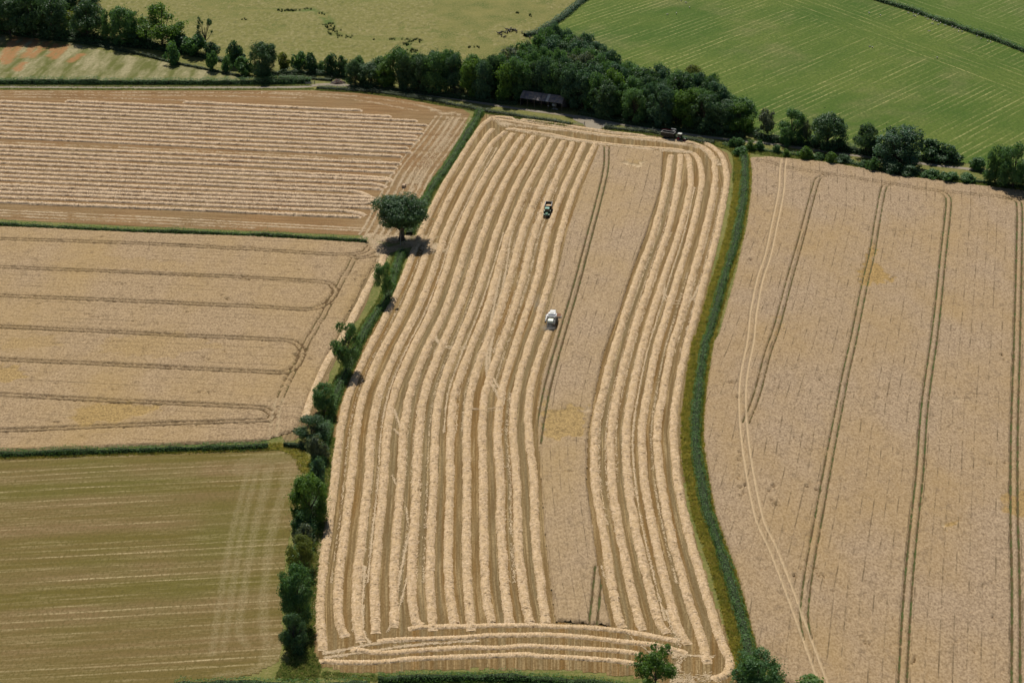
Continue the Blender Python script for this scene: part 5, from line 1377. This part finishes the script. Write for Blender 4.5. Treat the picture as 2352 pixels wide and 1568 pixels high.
MB().prism([(-2.5, .55), (-1.5, .5), (-1.7, 1.35), (-2.1, 1.35)], -.75, .75).build("straw_chute", M_BLACK, C_)
au = MB().tube([(-1.62, 2.6, 3.0), (-1.62, -1.9, 2.6)], .2, 10).build("unloading_auger", M_CW, C_, True); MB().tube([(-1.62, -1.9, 2.6), (-1.62, -2.2, 2.35)], .22, 10).build("spout", M_BLACK, au)
for s_ in (-1, 1):
    wheel(C_, s_ * 1.42, 3.3, .9, .66, M_CREAM); wheel(C_, s_ * 1.15, -.3, .55, .4, M_CREAM)
    MB().box(s_ * 1.33 - .03, s_ * 1.33 + .03, -.3, 2.6, 1.25, 2.4).build("side_panel", M_CC, C_)
ld = MB()
for x in (1.4, 1.75): ld.tube([(x, .1, .9), (x, .5, 2.8)], .035, 5)
for k in range(6): ld.tube([(1.4, .16 + k * .07, 1.1 + k * .32), (1.75, .16 + k * .07, 1.1 + k * .32)], .03, 5)
ld.build("ladder", M_GREYM, C_)
hl_ = MB(); hl_.tube([(1.2, -.6, 3.1), (1.2, 1.0, 3.5)], .03, 5); hl_.tube([(-1.2, -.6, 3.1), (-1.2, 1.0, 3.5)], .03, 5); hl_.build("handrail", M_GREYM, C_)
MB().prism([(3.6, .9), (5.6, .35), (5.6, .95), (3.6, 1.7)], -.6, .6).build("feeder_house", M_CC, C_)
hd = MB().prism([(5.55, .15), (6.9, .1), (6.95, .18), (5.75, .3), (5.7, 1.05), (5.55, 1.05)], -2.55, 2.55).build("header", M_CG, C_)
MB().tube([(-2.45, 6.05, .55), (2.45, 6.05, .55)], .24, 10).build("cross_auger", M_GREYM, hd)
for s_ in (-1, 1): MB().prism([(5.5, .1), (7.6, .15), (6.6, .95), (5.5, 1.1)], s_ * 2.56 - .04, s_ * 2.56 + .04).build("divider", M_CREAM, hd)
rl = MB().tube([(-2.45, 6.5, 1.35), (2.45, 6.5, 1.35)], .06, 6).build("reel", M_RED, hd)
for k in range(6):
    a = k * math.pi / 3 + .2; y, z = 6.5 + .5 * math.cos(a), 1.35 + .5 * math.sin(a)
    MB().tube([(-2.45, y, z), (2.45, y, z)], .035, 5).build("reel_bat", M_RED, rl)
for x in (-2.4, -.8, .8, 2.4):
    sp = MB()
    for k in range(6):
        a = k * math.pi / 3 + .2; sp.tube([(x, 6.5, 1.35), (x, 6.5 + .5 * math.cos(a), 1.35 + .5 * math.sin(a))], .025, 4)
    sp.build("reel_spider", M_RED, rl)
for s_ in (-1, 1): MB().tube([(s_ * 2.5, 5.7, 1.0), (s_ * 2.5, 6.5, 1.35)], .05, 5).build("reel_arm", M_CREAM, hd)
for s_ in (-1, 1): MB().tube([(s_ * .9, 4.9, 3.3), (s_ * 1.35, 5.1, 3.2), (s_ * 1.35, 5.1, 2.7)], .03, 5).build("mirror", M_BLACK, C_)

# ------------------------------------------------------------------ animals
def skinned(name, verts, edges, radii, mat, sub=2):
    me = bpy.data.meshes.new(name); me.from_pydata(verts, edges, [])
    o = bpy.data.objects.new(name, me); COL.objects.link(o)
    m = o.modifiers.new("s", 'SKIN'); m.use_smooth_shade = True
    for i, sv in enumerate(me.skin_vertices[0].data):
        rr = radii[i]; sv.radius = rr if isinstance(rr, tuple) else (rr, rr); sv.use_root = (i == 0)
    o.modifiers.new("u", 'SUBSURF').levels = sub
    dg = bpy.context.evaluated_depsgraph_get(); dg.update()
    nm = bpy.data.meshes.new_from_object(o.evaluated_get(dg)); nm.name = name
    bpy.data.objects.remove(o); nm.materials.clear(); nm.materials.append(mat)
    return nm
def quad_animal(name, mat, L, H, graze, s=1.0, woolly=False):
    k = s
    v = [(0, 0, H * .68), (0, L * .28, H * .70), (0, -L * .28, H * .72), (0, L * .42, H * .78)]
    r = [.30 * k, .31 * k, .29 * k, .19 * k]
    e = [(0, 1), (0, 2), (1, 3)]
    if graze: hd_ = [(0, L * .58, H * .5), (0, L * .66, H * .2), (0, L * .74, H * .06)]
    else: hd_ = [(0, L * .55, H * .95), (0, L * .66, H * 1.0), (0, L * .8, H * .88)]
    b = len(v); v += hd_; r += [.14 * k, .13 * k, .085 * k]; e += [(3, b), (b, b + 1), (b + 1, b + 2)]
    for sx_ in (-1, 1):
        b = len(v); x = sx_ * .17 * k
        v += [(x, L * .27, H * .45), (x, L * .27 + .02, H * .24), (x, L * .27, .02)]; r += [.10 * k, .062 * k, .05 * k]; e += [(1, b), (b, b + 1), (b + 1, b + 2)]
        b = len(v)
        v += [(x * 1.1, -L * .24, H * .48), (x, -L * .36, H * .27), (x, -L * .33, .02)]; r += [.13 * k, .062 * k, .05 * k]; e += [(2, b), (b, b + 1), (b + 1, b + 2)]
        b = len(v); q = hd_[1]
        v += [(sx_ * .17 * k, q[1] - .04, q[2] + .03)]; r += [.03 * k]; e += [(b - 7 - (0 if sx_ == -1 else 7), b)] if False else [(5, b)]
    b = len(v); v += [(0, -L * .42, H * .74), (0, -L * .46, H * .4)]; r += [.05 * k, .03 * k]; e += [(2, b), (b, b + 1)]
    return skinned(name, v, e, r, mat)
M_COW = paint("black_hide", (.012, .011, .012), .6, 0, .3)
M_WOOL = paint("sheep_wool", (.62, .58, .50), .95, 0, .2)
cow_m = [quad_animal("cow_body", M_COW, 1.9, 1.35, True), quad_animal("cow_body", M_COW, 1.9, 1.35, False)]
sheep_m = [quad_animal("sheep_body", M_WOOL, 1.05, .72, True, .62), quad_animal("sheep_body", M_WOOL, 1.05, .72, False, .62)]
cows = [(240, 320, 60, "leftmost of the clustered cattle"), (285, 305, 70, "second from the left in the cattle cluster"), (325, 275, 250, "third from the left, at the back of the cattle cluster"), (310, 365, 160, "cow at the front of the left cluster, below the others"), (410, 280, 190, "cow between the left and middle clusters"), (405, 405, 130, "lone cow grazing below the left cluster"), (465, 215, 80, "upper left cow of the middle cluster"), (465, 285, 170, "lower left cow of the middle cluster"), (512, 235, 200, "cow in the heart of the middle cluster"), (545, 265, 100, "lower right cow of the middle cluster"), (565, 175, 175, "topmost cow, behind the middle cluster"), (570, 220, 60, "right cow of the middle cluster"), (608, 220, 170, "first of four cattle standing in line"), (645, 218, 185, "second of four cattle standing in line"), (683, 222, 175, "third of four cattle standing in line"), (716, 262, 160, "last and lowest of four cattle in line"), (860, 285, 180, "solitary cow between the herd and the far hedge"), (1067, 420, 190, "black cow closest to the wood by the hedge end")]
for i, (x, y, a, lb) in enumerate(cows):
    o = bpy.data.objects.new("cow", cow_m[i % 3 == 0]); COL.objects.link(o)
    o.location = (*PS(1960 + .1488 * x, 90 + .1488 * (y + 20)), .05); o.rotation_euler = (0, 0, math.radians(a)); sc = random.uniform(.95, 1.12); o.scale = (sc,) * 3
    tag(o, "black " + lb if not lb.startswith("black") else lb, "cow", "black cattle in the meadow")
sheep = [(1176 + a / 4, b / 4, l) for a, b, l in [(1425, 138, "lowest of the sheep scattered near the upper frame"), (1510, 128, "sheep right of the lowest one near the upper frame"), (1632, 75, "right hand sheep of the upper scattered group"), (1600, 31, "sheep just below the upper frame"), (1553, 11, "sheep touching the upper frame"), (1520, 2, "sheep half cut by the upper frame")]] + \
        [(1764 + a / 4, b / 4, l) for a, b, l in [(927, 124, "left of two sheep grazing apart below the far hedge"), (1032, 146, "right of two sheep grazing apart below the far hedge"), (933, 430, "left of a pair of sheep lying mid field"), (960, 435, "right of a pair of sheep lying mid field"), (1483, 293, "lone sheep on the pale headland lines"), (1555, 534, "lowest lone sheep in the middle of the field")]]
hs_ = [(1290, 127), (1335, 128), (1343, 150), (1357, 155), (1378, 138), (1445, 163), (1470, 183), (1510, 191), (1530, 195), (1555, 203), (1513, 225), (1562, 233), (1585, 218), (1630, 241), (1695, 251), (1718, 265), (1750, 293), (1780, 296), (1757, 271), (1918, 338), (1958, 358), (2018, 383), (2045, 391)]
for i, (a, b) in enumerate(sorted(hs_)): sheep.append((1764 + a / 4, b / 4, "%s sheep from the left along the foot of the far dark hedge" % ORD[i]))
for i, (x, y, lb) in enumerate(sheep):
    o = bpy.data.objects.new("sheep", sheep_m[i % 2]); COL.objects.link(o)
    o.location = (*P(x, y + .6), .02); o.rotation_euler = (0, 0, random.uniform(0, 6.28)); sc = random.uniform(1.0, 1.25); o.scale = (sc,) * 3
    if lb.find("lying") > 0 : o.location.z = -.25 * sc
    tag(o, "white " + lb, "sheep", "white sheep in the green field")

# ------------------------------------------------------------------ chaff dust behind the combine
def dust(name, label, loc, rad, dens, seed):
    bm = bmesh.new(); bmesh.ops.create_icosphere(bm, subdivisions=3, radius=1.0)
    for v in bm.verts: v.co *= 1 + .18 * math.sin(v.co.x * 5 + seed) * math.cos(v.co.y * 4 + v.co.z * 3)
    me = bpy.data.meshes.new(name); bm.to_mesh(me); bm.free()
    t = NT(name); v = t.n.new("ShaderNodeVolumePrincipled")
    v.inputs["Color"].default_value = (.92, .87, .8, 1); v.inputs["Anisotropy"].default_value = .2
    oc = t.obj(); ln = t.n.new("ShaderNodeVectorMath"); ln.operation = 'LENGTH'; t.put(ln.inputs[0], oc)
    fall = t.rng(ln.outputs["Value"], .25, .95, 1, 0)
    nz = t.rng(t.noise(oc, 2.2, 3, .6), .38, .68)
    t.put(v.inputs["Density"], t.math('MULTIPLY', t.math('MULTIPLY', fall, nz), dens))
    t.t.links.new(v.outputs[0], t.out.inputs["Volume"])
    me.materials.append(t.m)
    o = bpy.data.objects.new(name, me); o.location = loc; o.scale = rad; COL.objects.link(o)
    return tag(o, label, "dust", kind="stuff")
b_ = pc - Vector((-math.sin(hc), math.cos(hc))) * 2.6
dust("dust_cloud", "pale chaff dust swirling behind the combine", (b_.x - .6, b_.y - .4, 1.0), (3.0, 2.6, 1.5), .55, 1)
c_d = PS(2150, 1225)
dust("dust_cloud", "thin dust drifting over the stubble left of the combine", (c_d[0], c_d[1], 1.2), (3.0, 9.0, 1.7), .10, 2)
